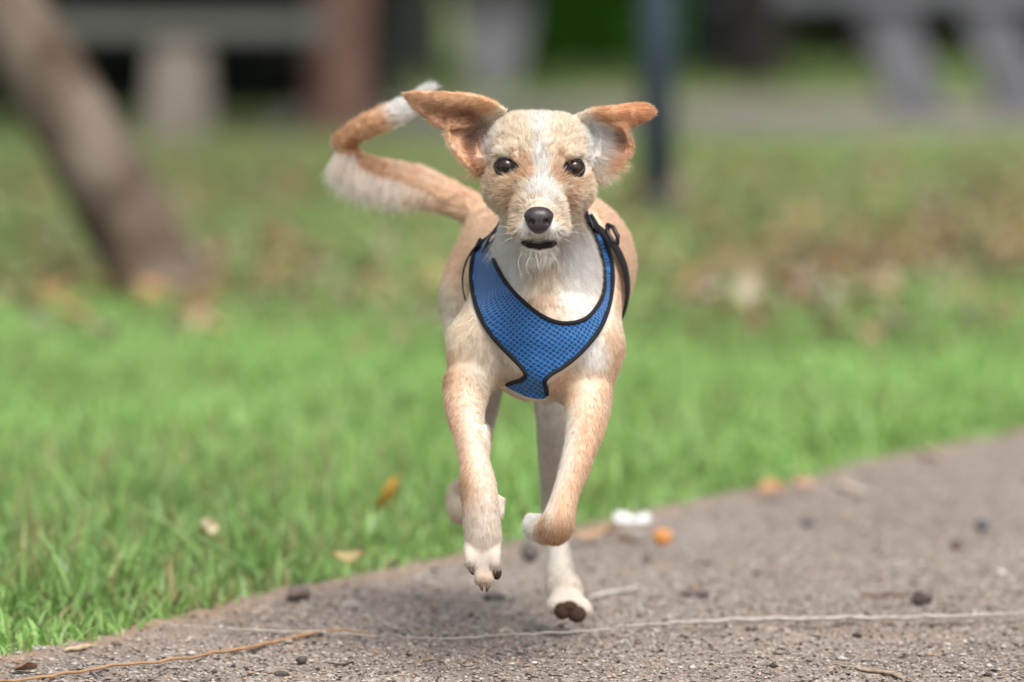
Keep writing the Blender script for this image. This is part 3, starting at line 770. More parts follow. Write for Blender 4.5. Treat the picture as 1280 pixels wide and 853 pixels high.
# ---- head
ell((674, 190, .098), (60, .064, 49), .012, 'head')           # skull
ell((673, 226, .070), (62, .048, 46), .014, 'head')           # face
ell((637, 238, .078), (31, .036, 28), .012, 'head'); ell((710, 239, .078), (31, .036, 28), .012, 'head')
ell((673, 258, .072), (43, .045, 27), .012, 'head')           # jaw root
cap((674, 238, .035, 27), (674, 272, -.022, 21), .012, 'muzzle')
ell((658, 285, -.012), (17, .025, 14), .006, 'muzzle'); ell((690, 285, -.012), (17, .025, 14), .006, 'muzzle')
ell((674, 268, .010), (31, .040, 26), .010, 'muzzle')
cap((674, 298, .040, 24), (674, 305, -.010, 17), .006, 'muzzle')  # lower jaw
ell((637, 191, .047), (18, .014, 8), .008, 'head'); ell((712, 193, .047), (17, .016, 8), .006, 'head')
ell((646, 181, .098), (34, .052, 38), .010, 'head'); ell((704, 183, .098), (33, .052, 37), .010, 'head')
# stop between the eyes
ell((675, 205, .002), (9, .017, 16), .012, sub=True)

def sheet(rows, rad, group, n=34, k=.004):
    """a thin curved flap of skin through rows of (px,py,dep) points"""
    A = np.array([[P(*p) for p in r] for r in rows])
    B = np.array([catmull(r, n) for r in A]); C = np.array([catmull(B[:, j], n) for j in range(n)])
    V = C.reshape(-1, 3); F = grid_faces(n, n)
    bv = BVHTree.FromPolygons([tuple(v) for v in V], [tuple(int(i) for i in f) for f in F])
    s, (x, y, z) = region(V.min(0), V.max(0), rad + k + .002)
    X, Y, Z = [a.ravel() for a in np.broadcast_arrays(x, y, z)]
    D = np.full(len(X), .5, dtype=np.float32)
    # only test cells near coarse samples of the flap
    S = V[::3]; lim = (rad + k + .004) ** 2; ok = np.zeros(len(X), bool)
    P3 = np.stack([X, Y, Z], 1).astype(np.float32); S = S.astype(np.float32)
    for i in range(0, len(X), 20000):
        q = P3[i:i + 20000]; dd = ((q ** 2).sum(1)[:, None] + (S ** 2).sum(1)[None] - 2 * (q - S[0] * 0) @ S.T)
        ok[i:i + 20000] = dd.min(1) < lim + 6e-5
    for i in np.nonzero(ok)[0]:
        h = bv.find_nearest(Vector(P3[i].tolist()), .02)
        if h[3] is not None: D[i] = h[3] - rad
    sh = FLD[s].shape
    FLD[s] = smin(FLD[s], D.reshape(sh), k)
    for v in V[::17]: CAPS.append((v, v, rad, rad, group))
# ear, picture left: cup, then the flap thrown out sideways
sheet([[(632, 138, .086), (626, 160, .105), (622, 185, .100), (612, 212, .092)],
       [(612, 127, .074), (604, 155, .098), (600, 185, .098), (601, 217, .085)],
       [(592, 121, .070), (584, 155, .094), (582, 184, .092), (590, 212, .076)],
       [(574, 120, .068), (567, 150, .094), (566, 172, .088), (575, 197, .072)],
       [(562, 124, .068), (558, 148, .082), (558, 164, .078), (564, 182, .070)]], .0017, 'ear')
sheet([[(620, 131, .080), (613, 139, .086), (607, 150, .096), (602, 160, .104)],
       [(592, 120, .066), (588, 130, .070), (585, 143, .086), (583, 158, .088)],
       [(565, 117, .062), (562, 127, .064), (559, 142, .078), (560, 159, .078)],
       [(540, 116, .062), (540, 124, .064), (541, 140, .074), (547, 157, .074)],
       [(520, 115, .064), (521, 121, .066), (525, 132, .072), (532, 145, .074)],
       [(507, 118, .066), (509, 120, .068), (512, 125, .070), (516, 131, .072)]], .0017, 'ear')
# ear, picture right
sheet([[(718, 146, .090), (728, 165, .098), (734, 190, .098), (742, 226, .090)],
       [(734, 140, .080), (742, 160, .092), (748, 190, .092), (752, 224, .082)],
       [(752, 138, .076), (760, 160, .090), (765, 188, .088), (765, 212, .080)],
       [(768, 142, .074), (774, 160, .090), (780, 184, .088), (779, 201, .078)],
       [(776, 152, .074), (783, 166, .080), (788, 182, .080), (786, 192, .078)]], .0017, 'ear')
sheet([[(724, 149, .086), (732, 148, .090), (740, 152, .096)],
       [(745, 138, .074), (752, 143, .074), (757, 153, .088)],
       [(770, 134, .070), (774, 143, .070), (777, 160, .084)],
       [(793, 131, .070), (795, 141, .071), (790, 156, .080)],
       [(809, 133, .074), (810, 141, .074), (806, 149, .078)],
       [(814, 138, .076), (815, 141, .077), (814, 144, .078)]], .0022, 'ear')

# eye openings, mouth slit
def carve2d(pts2, width_px, dep0, dep1, k, closed=False, pad=4):
    pts2 = np.asarray(pts2, float)
    lo = P(pts2[:, 0].min() - pad, pts2[:, 1].max() + pad, dep0); hi = P(pts2[:, 0].max() + pad, pts2[:, 1].min() - pad, dep1)
    s, (x, y, z) = region(np.minimum(lo, hi), np.maximum(lo, hi), .003)
    X, Y, Z = np.broadcast_arrays(x, y, z)
    q = np.stack([X, Y, Z], -1) - CP; D = q @ CF; px = 640 + FPX * (q @ CR) / D; py = 426.5 - FPX * (q @ CU) / D; dep = D - HEAD_D
    best = np.full(px.shape, 1e3)
    A = pts2; B = np.roll(pts2, -1, 0)
    if not closed: A, B = A[:-1], B[:-1]
    for a, b in zip(A, B):
        d = b - a; t = np.clip(((px - a[0]) * d[0] + (py - a[1]) * d[1]) / (d @ d + 1e-9), 0, 1)
        best = np.minimum(best, np.hypot(px - a[0] - d[0] * t, py - a[1] - d[1] * t))
    if closed:
        inside = np.zeros(px.shape, bool)
        for a, b in zip(A, B):
            c = ((a[1] > py) != (b[1] > py)) & (px < (b[0] - a[0]) * (py - a[1]) / (b[1] - a[1] + 1e-9) + a[0]); inside ^= c
        best = np.where(inside, -best, best)
    d = (best - width_px) * K()
    d = np.maximum(d, np.maximum(dep0 - dep, dep - dep1))
    FLD[s] = -smin(-FLD[s], d.astype(np.float32), k)
def almond(cx, cy, hw, up_, dn, tilt):
    a = np.linspace(0, 2 * math.pi, 28, endpoint=False)
    x = np.cos(a) * hw; sa = np.abs(np.sin(a)) ** 1.35; y = np.where(np.sin(a) > 0, -sa * up_, sa * dn)
    return np.stack([cx + x, cy + y + tilt * x], 1)
EYES = [(633, 209.5, 14.4, 10.4, 9.2, .10, .030), (716.5, 211.0, 13.6, 10.4, 9.1, -.08, .030)]
for cx, cy, hw, u_, dn, tl, dp in EYES: carve2d(almond(cx, cy, hw, u_, dn, tl), 0, -.02, dp + .004, .0022, True, 8)
MOUTH = [(643, 294), (652, 299), (664, 300.5), (673, 303), (683, 300.5), (696, 299), (705, 293)]
carve2d(MOUTH, 3.0, -.08, .045, .002)

dV, dF = surface_nets(FLD, gx, gy, gz); dV = smooth_v(dV, dF, 2)
HB = BVHTree.FromPolygons([tuple(v) for v in dV], [tuple(int(i) for i in f) for f in dF])
del FLD

# ---- coat colours by place on the body, with some crease shade painted in
W_, C_, T_, O_, DO, BR, DK, GW = (.86, .84, .81), (.77, .66, .53), (.69, .50, .35), (.72, .46, .29), (.47, .26, .155), (.24, .125, .08), (.035, .025, .025), (.66, .61, .56)
PE = (.78, .57, .42)
MK = [  # px, py, dep, radius px, colour, strength
 # face
 (676, 143, .07, 10, (.80, .78, .75), 2), (675, 165, .05, 7, (.80, .78, .75), 3), (675, 185, .03, 5, (.80, .78, .75), 3), (676, 205, .02, 5, (.80, .78, .75), 3), (677, 220, .0, 8, (.80, .78, .75), 2.2), (678, 236, -.01, 9, (.76, .73, .69), 2.0), (684, 250, -.02, 6, (.76, .71, .65), 1.1), (671, 252, -.03, 6, (.70, .60, .48), .9), (658, 252, -.01, 8, (.68, .53, .38), 1.1), (697, 256, -.01, 7, C_, 1.2), (652, 262, 0, 7, (.63, .42, .27), .9), (650, 240, .01, 7, (.63, .42, .27), .8), (658, 222, .02, 7, (.63, .42, .27), 1.3), (697, 222, .02, 7, (.63, .42, .27), 1.2), (655, 236, .01, 7, C_, 1.2), (704, 236, .01, 7, C_, 1), (664, 242, -.02, 7, (.80, .78, .75), .8), (692, 242, -.01, 7, (.80, .78, .75), 1),
 (645, 160, .06, 20, C_, 1.2), (706, 160, .06, 20, C_, 1.2), (655, 185, .04, 11, C_, 1), (695, 185, .04, 11, C_, 1),
 (630, 186, .04, 6, C_, .35), (719, 190, .04, 6, C_, .35), (616, 165, .08, 8, (.80, .78, .75), 1.6), (611, 188, .08, 7, (.80, .78, .75), 1.6), (734, 165, .08, 8, (.80, .78, .75), 1.2), (739, 190, .08, 8, (.80, .78, .75), 1.6),
 (648, 198, .03, 6, (.63, .42, .27), 1.6), (703, 197, .03, 6, (.63, .42, .27), 1.6), (655, 205, .03, 6, (.63, .42, .27), 1),
 (625, 230, .05, 12, (.70, .52, .36), 1), (618, 243, .06, 9, C_, .8), (640, 250, .03, 12, (.70, .52, .36), 1.1), (632, 262, .05, 8, C_, .8), (612, 258, .08, 10, (.74, .55, .38), 1.1), (616, 270, .09, 7, (.54, .36, .21), 1.2), (722, 232, .05, 10, (.70, .52, .36), 1), (732, 228, .07, 8, C_, .9), (718, 246, .05, 8, C_, .8), (708, 250, .03, 8, (.63, .42, .27), 1), (728, 262, .09, 7, (.52, .35, .21), 1.2), (650, 268, -.01, 8, C_, 1), (648, 285, -.01, 7, (.63, .42, .27), .7), (698, 272, -.01, 8, C_, 1), (700, 288, 0, 7, (.80, .78, .75), .8),
 (627, 221, .04, 5, (.63, .42, .27), .8), (720, 222, .04, 5, (.63, .42, .27), .7),
 (661, 290, -.03, 6, (.80, .78, .75), 1.0), (687, 290, -.03, 6, (.80, .78, .75), 1.0), (643, 295, -.0, 5, DO, 1.5), (705, 295, 0, 5, DO, 1.3),
 (674, 322, .0, 16, (.72, .67, .60), 1.6), (655, 314, .0, 9, (.80, .78, .75), 1.2), (694, 314, .0, 9, (.80, .78, .75), 1.2),
 # neck and chest; small dark marks at elbow and armpits paint crease shade
 (625, 310, .15, 22, W_, 1.5), (730, 320, .15, 22, W_, 1.5), (640, 345, .12, 14, W_, 1.2), (720, 365, .1, 16, W_, 1.2), (676, 345, .1, 14, C_, 1.2), (682, 378, .09, 12, T_, .6), (690, 395, .09, 12, C_, .8),
 (615, 440, .08, 22, (.70, .62, .52), 1.2), (570, 455, .1, 13, T_, 1), (590, 425, .1, 16, (.80, .68, .53), 1), (632, 474, .08, 9, T_, .9), (563, 458, .09, 5, (.42, .26, .15), 1.6), (563, 472, .09, 5, (.38, .23, .13), 1.6), (646, 470, .07, 5, DO, .9), (722, 478, .08, 6, (.50, .34, .22), 1.1), (744, 470, .09, 7, (.55, .38, .25), .9), (745, 445, .1, 10, W_, 1.4), (730, 470, .09, 11, C_, 1), (770, 440, .12, 12, T_, 1.3), (760, 480, .12, 12, T_, 1), (712, 482, .09, 10, T_, 1.2), (765, 400, .15, 14, C_, 1),
 # trunk
 (780, 320, .25, 40, PE, 1.6), (755, 270, .28, 30, PE, 1.4), (585, 310, .4, 30, PE, 1.2), (602, 275, .45, 24, PE, 1.2), (700, 290, .35, 70, PE, .8), (557, 385, .42, 24, (.82, .72, .62), 2), (575, 420, .4, 20, (.82, .76, .68), 1),
 # foreleg left
 (570, 500, .08, 16, T_, 1), (592, 505, .06, 12, C_, 1), (578, 545, .03, 11, T_, 1), (606, 548, .02, 6, (.74, .66, .56), .7), (600, 578, -.01, 9, C_, .9), (588, 560, .01, 8, C_, .8), (580, 595, -.01, 8, (.50, .31, .18), 1.3), (592, 612, -.02, 9, C_, 1), (588, 620, -.02, 7, T_, .8), (602, 645, -.04, 16, GW, 1.2), (608, 672, -.04, 14, (.68, .62, .55), 1.3), (604, 695, -.04, 12, (.66, .58, .48), 1.2), (583, 692, -.02, 3, DO, .4), (600, 712, -.03, 8, C_, .9), (626, 643, -.01, 6, BR, 1),
 # foreleg right
 (745, 530, .07, 14, T_, 1), (725, 520, .07, 12, C_, 1), (732, 570, .05, 12, T_, 1), (702, 580, .06, 6, (.74, .66, .56), 1), (688, 618, .06, 5, (.74, .66, .56), 1), (712, 590, .05, 8, C_, .7), (718, 610, .04, 9, T_, 1), (695, 668, .045, 12, (.56, .35, .20), 1.3), (705, 640, .04, 8, T_, .9), (667, 652, .11, 10, W_, 1.5), (680, 664, .085, 7, T_, .9),
 # hind legs
 (694, 540, .35, 26, GW, 1.3), (690, 600, .42, 18, GW, 1.2), (696, 690, .44, 26, (.74, .69, .62), 1.4), (703, 735, .4, 20, (.72, .64, .55), 1), (604, 520, .4, 26, GW, 1.5), (580, 610, .55, 26, C_, 1.3),
 # ears; dark band under the picture-left flap rim mixes coat and painted shade
 (565, 118, .06, 12, O_, 1.6), (590, 121, .06, 13, O_, 1.6), (535, 119, .06, 12, O_, 1.6), (510, 119, .065, 9, O_, 1.6), (612, 130, .07, 8, (.70, .42, .22), 1.5), (540, 142, .075, 9, DO, 1.5), (562, 140, .08, 9, DO, 1.6), (585, 143, .088, 9, (.30, .14, .075), 1.7), (600, 158, .11, 9, BR, 1.5), (598, 172, .11, 8, BR, 1.3), (575, 158, .09, 8, O_, 1), (570, 172, .085, 6, O_, 1.2), (585, 185, .1, 8, DO, 1.4), (578, 196, .08, 6, O_, 1.2), (594, 205, .09, 8, O_, 1), (612, 175, .11, 7, W_, 1), (600, 214, .085, 6, (.50, .30, .17), 1),
 (800, 141, .07, 10, (.72, .40, .22), 1.7), (780, 139, .07, 10, (.72, .40, .22), 1.6), (755, 141, .074, 9, (.70, .42, .24), 1.3), (741, 165, .10, 10, W_, 2.4), (742, 190, .10, 9, W_, 2.0), (757, 195, .09, 7, (.74, .60, .48), 1.2), (768, 165, .1, 8, (.50, .29, .19), 1.3), (772, 182, .09, 8, (.58, .36, .25), 1.4), (784, 184, .08, 6, (.72, .43, .26), 1.4), (766, 205, .085, 7, (.78, .50, .33), 1.3), (752, 216, .09, 8, (.80, .68, .56), 1.3), (795, 155, .08, 5, DO, 1),
 # tail
 (598, 262, .48, 20, (.76, .53, .37), 1.5), (560, 240, .5, 16, (.78, .56, .40), 1.4), (545, 218, .49, 12, (.82, .66, .53), 1.1), (520, 225, .5, 13, (.76, .53, .37), 1.2), (505, 205, .5, 10, (.82, .66, .52), 1), (480, 215, .5, 12, (.74, .48, .30), 1.2), (455, 205, .49, 11, (.74, .49, .31), 1.3), (440, 190, .48, 10, (.56, .27, .12), 1.4), (423, 178, .48, 9, (.74, .48, .30), 1), (450, 160, .46, 12, (.74, .49, .31), 1.3), (475, 150, .45, 8, (.76, .50, .32), 1.2), (487, 143, .45, 8, W_, 1.6), (503, 138, .445, 14, W_, 2.2), (530, 115, .44, 12, W_, 2), (420, 220, .49, 14, W_, 1.6), (450, 245, .5, 18, W_, 1.8), (485, 255, .5, 14, W_, 1.2), (412, 200, .49, 9, (.84, .74, .62), 1.1), (520, 250, .5, 9, (.82, .68, .56), .9),
]
_mp = np.array([P(m[0], m[1], m[2]) for m in MK]); _mr = np.array([m[3] * K(m[2]) * 1.25 for m in MK]); _mc = np.array([m[4] for m in MK]); _ms = np.array([m[5] for m in MK])
def coat(Q):
    out = np.zeros((len(Q), 3)); sc = np.array([1, .55, 1])
    for i in range(0, len(Q), 20000):
        q = Q[i:i + 20000]; d = (((q[:, None] - _mp[None]) * sc) ** 2).sum(-1) / _mr[None] ** 2
        wt = np.exp(-d) * _ms[None] + 1e-9
        out[i:i + 20000] = (wt @ _mc + .03 * np.array(C_)) / (wt.sum(1) + .03)[:, None]
    q = Q - CP; D = q @ CF; px = 640 + FPX * (q @ CR) / D; py = 426.5 - FPX * (q @ CU) / D; dp = D - HEAD_D
    def ss(a, b, x): t = np.clip((x - a) / (b - a), 0, 1); return t * t * (3 - 2 * t)
    def over(wt_, c): out[:] = out * (1 - wt_[:, None]) + wt_[:, None] * c
    nz = (fbm(Q[:, 0] * 160 + Q[:, 1] * 60, Q[:, 2] * 150, 3, 4) - .45) * 4
    # hanging foreleg: tan outside, pale inside, greyish white paw
    wl = ss(488, 520, py) * (px < 634) * (dp < .13) * (dp > -.08)
    cx = np.interp(py, [480, 510, 550, 590, 625, 740], [585, 582, 588, 595, 599, 603]); t = (px - cx + nz) / 22
    m = ss(-.75, .55, t)[:, None]; leg = np.array([.68, .48, .34]) * (1 - m) + np.array([.77, .66, .55]) * m
    pw = ss(605, 650, py + nz)[:, None]; leg = leg * (1 - pw) + np.array([.66, .58, .50]) * pw
    kn = np.exp(-((px - 581) / 9) ** 2 - ((py - 606) / 17) ** 2)[:, None] * .8; leg = leg * (1 - kn) + np.array([.42, .26, .15]) * kn
    lw = ss(680, 705, py)[:, None]; leg = leg * (1 - .34 * lw)  # toes darkened in the coat colour to offset the light they catch
    tp = np.exp(-((px - 604) / 12) ** 2 - ((py - 724) / 12) ** 2)[:, None] * .5; leg = leg * (1 - tp) + np.array([.62, .42, .27]) * tp
    over(wl, leg)
    # bent foreleg: tan outside (right), white inner edge, darker wrist
    wr = ss(495, 530, py) * (px > 683) * (dp < .16) * (py < 668)
    cx = np.interp(py, [500, 540, 580, 620, 650], [732, 731, 722, 706, 698]); t = (px - cx + nz) / 22
    m = ss(-.9, -.05, t)[:, None]; leg = np.array([.80, .74, .66]) * (1 - m) + np.array([.70, .50, .35]) * m
    kn = ss(640, 668, py)[:, None]; leg = leg * (1 - kn) + np.array([.52, .33, .20]) * kn
    over(wr, leg)
    return out
col = coat(dV)
vpx, vpy, vdp = to_px(dV) if dV.ndim == 1 else (640 + FPX * ((dV - CP) @ CR) / ((dV - CP) @ CF), 426.5 - FPX * ((dV - CP) @ CU) / ((dV - CP) @ CF), (dV - CP) @ CF - HEAD_D)
def proj(Q):
    q = Q - CP; D = q @ CF; return 640 + FPX * (q @ CR) / D, 426.5 - FPX * (q @ CU) / D, D - HEAD_D
def d_poly(px, py, pts, closed=False):
    pts = np.asarray(pts, float); best = np.full(px.shape, 1e4); B = np.roll(pts, -1, 0); A = pts
    if not closed: A, B = A[:-1], B[:-1]
    for a, b in zip(A, B):
        d = b - a; t = np.clip(((px - a[0]) * d[0] + (py - a[1]) * d[1]) / (d @ d + 1e-9), 0, 1); best = np.minimum(best, np.hypot(px - a[0] - d[0] * t, py - a[1] - d[1] * t))
    return best
def in_poly(px, py, pts):
    pts = np.asarray(pts, float); r = np.zeros(px.shape, bool)
    for a, b in zip(pts, np.roll(pts, -1, 0)): r ^= ((a[1] > py) != (b[1] > py)) & (px < (b[0] - a[0]) * (py - a[1]) / (b[1] - a[1] + 1e-9) + a[0])
    return r
def eye_dist(px, py):
    b = np.full(px.shape, 1e3)
    for cx, cy, hw, u_, dn, tl, dp in EYES:
        al = almond(cx, cy, hw, u_, dn, tl); d = d_poly(px, py, al, True); b = np.minimum(b, np.where(in_poly(px, py, al), -d, d))
    return b
LIP = MOUTH + [(699, 303), (689, 309), (674, 311.5), (660, 309), (649, 303)]
def dark_skin(Q, c):
    px, py, dp = proj(Q)
    e = eye_dist(px, py); k = np.clip(1 - (e - 1.2) / 2.5, 0, 1) * (dp < .06)
    m = np.where(in_poly(px, py, LIP), 0, d_poly(px, py, LIP, True)); k2 = np.clip(1 - (m - .8) / 2.0, 0, 1) * (dp < .06)
    k = np.maximum(k, k2)[:, None]
    return c * (1 - k) + np.array([.022, .016, .017]) * k
col = dark_skin(dV, col)

base_pt = P(668, 849, .25); base_pt[2] = 0.0
dog = empty("dog", base_pt, "small cream and tan dog in a blue mesh harness running towards the viewer", "dog")
def fur_mat(name, attr):
    m = bpy.data.materials.new(name); m.use_nodes = True; n = m.node_tree; L = n.links; n.nodes.clear()
    out = n.nodes.new("ShaderNodeOutputMaterial"); b = n.nodes.new("ShaderNodeBsdfPrincipled"); a = n.nodes.new("ShaderNodeAttribute"); a.attribute_name = attr
    b.inputs["Roughness"].default_value = .62; b.inputs["Specular IOR Level"].default_value = .22
    tr = n.nodes.new("ShaderNodeBsdfTranslucent"); ms = n.nodes.new("ShaderNodeMixShader"); ms.inputs[0].default_value = .3
    L.new(a.outputs["Color"], b.inputs["Base Color"]); L.new(a.outputs["Color"], tr.inputs["Color"]); L.new(b.outputs[0], ms.inputs[1]); L.new(tr.outputs[0], ms.inputs[2]); L.new(ms.outputs[0], out.inputs[0])
    return m
body = mesh_np("body", dV, dF, mat_new("dog_skin", attr="col", rough=.8, spec=.15), dog, colors=col * .92, origin=base_pt)

def ray_depth(px, py, bv):
    d = P(px, py, 0) - CP; d = d / np.linalg.norm(d); h = bv.ray_cast(Vector((CP + d * 4.9).tolist()), Vector(d.tolist()), 2)
    if h[0] is None: return None
    return float((np.array(h[0]) - CP) @ CF - HEAD_D)
# ---- eyes
M_EYE = bpy.data.materials.new("eye"); M_EYE.use_nodes = True
def eye_mat():
    n = M_EYE.node_tree; L = n.links; b = n.nodes["Principled BSDF"]; b.inputs["Roughness"].default_value = .5
    b.inputs["Coat Weight"].default_value = .8; b.inputs["Coat Roughness"].default_value = .03; b.inputs["Specular IOR Level"].default_value = 0
    tc = n.nodes.new("ShaderNodeTexCoord"); ln = n.nodes.new("ShaderNodeVectorMath"); ln.operation = 'LENGTH'
    mp = n.nodes.new("ShaderNodeMapping"); mp.inputs["Scale"].default_value = (1, 0, 1); L.new(tc.outputs["Object"], mp.inputs[0]); L.new(mp.outputs[0], ln.inputs[0])
    cr = n.nodes.new("ShaderNodeValToRGB"); mr = n.nodes.new("ShaderNodeMapRange"); mr.inputs[1].default_value = 0; mr.inputs[2].default_value = .0115
    L.new(ln.outputs["Value"], mr.inputs[0]); L.new(mr.outputs[0], cr.inputs[0]); e = cr.color_ramp.elements
    e[0].position = 0; e[0].color = (.003, .003, .003, 1); e[1].position = .30; e[1].color = (.004, .003, .003, 1)
    for p_, c_ in ((.36, (.030, .012, .006, 1)), (.66, (.03, .013, .006, 1)), (.76, (.006, .005, .005, 1)), (.95, (.05, .04, .04, 1))): x = e.new(p_); x.color = c_
    L.new(cr.outputs[0], b.inputs["Base Color"])
eye_mat()
def uvsphere(r, nu=32, nv=20):
    bm = bmesh.new(); bmesh.ops.create_uvsphere(bm, u_segments=nu, v_segments=nv, radius=r)
    V = np.array([v.co[:] for v in bm.verts]); me = bpy.data.meshes.new("eyeball"); bm.to_mesh(me); bm.free(); me.polygons.foreach_set("use_smooth", [True] * len(me.polygons)); return me
for cx, cy, hw, u_, dn, tl, dp in EYES:
    R_ = .0116
    ds = [x for x in (ray_depth(cx + 19 * math.cos(a), cy + 15 * math.sin(a), HB) for a in np.linspace(0, 6.28, 13)) if x is not None]
    fr = float(np.median(ds)) + .0005; print("eye surface", [round(x, 4) for x in ds])
    C = P(cx, cy, fr + R_)
    me = uvsphere(R_); me.materials.append(M_EYE)
    o = link(bpy.data.objects.new("eye", me), dog); o.location = tuple(C - base_pt)
    al = almond(cx, cy, hw + .6, u_ + .4, dn + .6, tl)
    pts = []
    for a, b in al:
        q = P(a, b, dp); v = q - C; v[1] = 0; l = np.hypot(v[0], v[2]); l = min(l, R_ * .97)
        u = v / (np.hypot(v[0], v[2]) + 1e-9); pts.append(C + u * np.hypot(v[0], v[2]) + np.array([0, -math.sqrt(max(R_ ** 2 - l ** 2, 0)) - .0002, 0]))
    pts = np.array(pts); pts = np.vstack([pts, pts[:1]])
    V, F = tube(pts, .0008, seg=8, up=(0, 1, 0), caps=False)
    mesh_np("eyelid", V - base_pt, tri(F), mat_new("eyelid_skin", (.02, .014, .014), .4, .5), o).location = (0, 0, 0)
    ch = o.children[0]; ch.location = tuple(-(C - base_pt))

# ---- nose
def nose():
    C = P(673.5, 275.5, -.040); s = K()
    ax = np.arange(-.019, .019, .00055); ay = np.arange(-.016, .018, .00055); az = np.arange(-.018, .018, .00055)
    X, Y, Z = np.meshgrid(ax, ay, az, indexing='ij')
    zz = np.clip((Z / .0125 + 1) / 2, 0, 1); hw = .0072 + (.0142 - .0072) * np.clip(zz * 1.5, 0, 1) ** .75
    hw = hw * (1 - .10 * np.clip((zz - .75) / .25, 0, 1))
    k0 = ((np.abs(X) / hw) ** 2.6 + (np.abs(Z) / .0128) ** 2.8 + (np.abs(Y) / .0125) ** 2.4) ** (1 / 2.5)
    F = (k0 - 1) * .0115
    def sub(F, d, k): return -smin(-F, d, k)
    for sx in (-1, 1):
        d = np.sqrt(((X - sx * .0072) / 1.15) ** 2 + ((Z + .0012) / 1.0) ** 2 + ((Y + .0125) / 1.9) ** 2) - .0028
        F = sub(F, d, .0014)
        t = np.clip((np.abs(X) - .0075) / .006, 0, 1)
        d = np.sqrt((np.clip(.0078 - sx * X, 0, 9) + np.clip(sx * X - .0145, 0, 9)) ** 2 + (Z + .0030 + .0012 * t) ** 2 + ((Y + .0095) / 2.4) ** 2) - .00085
        F = sub(F, d, .001)
    d = np.sqrt(X ** 2 + ((Y + .0128) / 1.2) ** 2 + (np.clip(Z + .001, 0, 9)) ** 2) - .0006; F = sub(F, d, .0012)
    V, Fc = surface_nets(F, ax, ay, az); V = smooth_v(V, Fc, 1)
    m = mat_new("nose_skin", (.040, .028, .034), .36, .55, noise=[(300, (.022, .016, .018), .4, .7)], bump=[(900, .35, .0006)])
    o = mesh_np("nose", V, Fc, m, dog); o.location = tuple(C - base_pt)
nose()

# ---- claws and pads
M_CLAW = mat_new("claw_horn", (.10, .06, .04), .4, .4); M_PAD = mat_new("paw_pad_skin", (.075, .040, .026), .85, .2, noise=[(300, (.04, .025, .02), .4, .7)], bump=[(500, .5, .001)])
for a, b in (((601, 731, -.028), (603, 739, -.027)), ((610, 732, -.028), (608, 740, -.027)), ((588, 711, -.028), (590, 718, -.027)), ((619, 713, -.028), (618, 720, -.027))):
    tube_obj("claw", np.array([P(*a), (P(*a) + P(*b)) / 2 + np.array([0, -.001, 0]), P(*b)]) - base_pt, [.0022, .0017, .0006], M_CLAW, dog, seg=8)
def pad(px, py, dep, rx, rz, ry):
    V, F = blob(1, int(px), (1, 1, 1), .06, 3); V[:, 2] -= V[:, 2].mean()
    s = K(dep); V = V * np.array([rx * s, ry, rz * s]); mesh_np("paw_pad", V, F, M_PAD, dog).location = tuple(P(px, py, dep) - base_pt)
pad(703, 764, .369, 11, 11, .007); pad(721, 768, .369, 12, 11, .007); pad(712, 758, .368, 10, 7, .006); pad(621, 716, -.012, 6, 9, .008); pad(594, 712, -.010, 6, 8, .007)

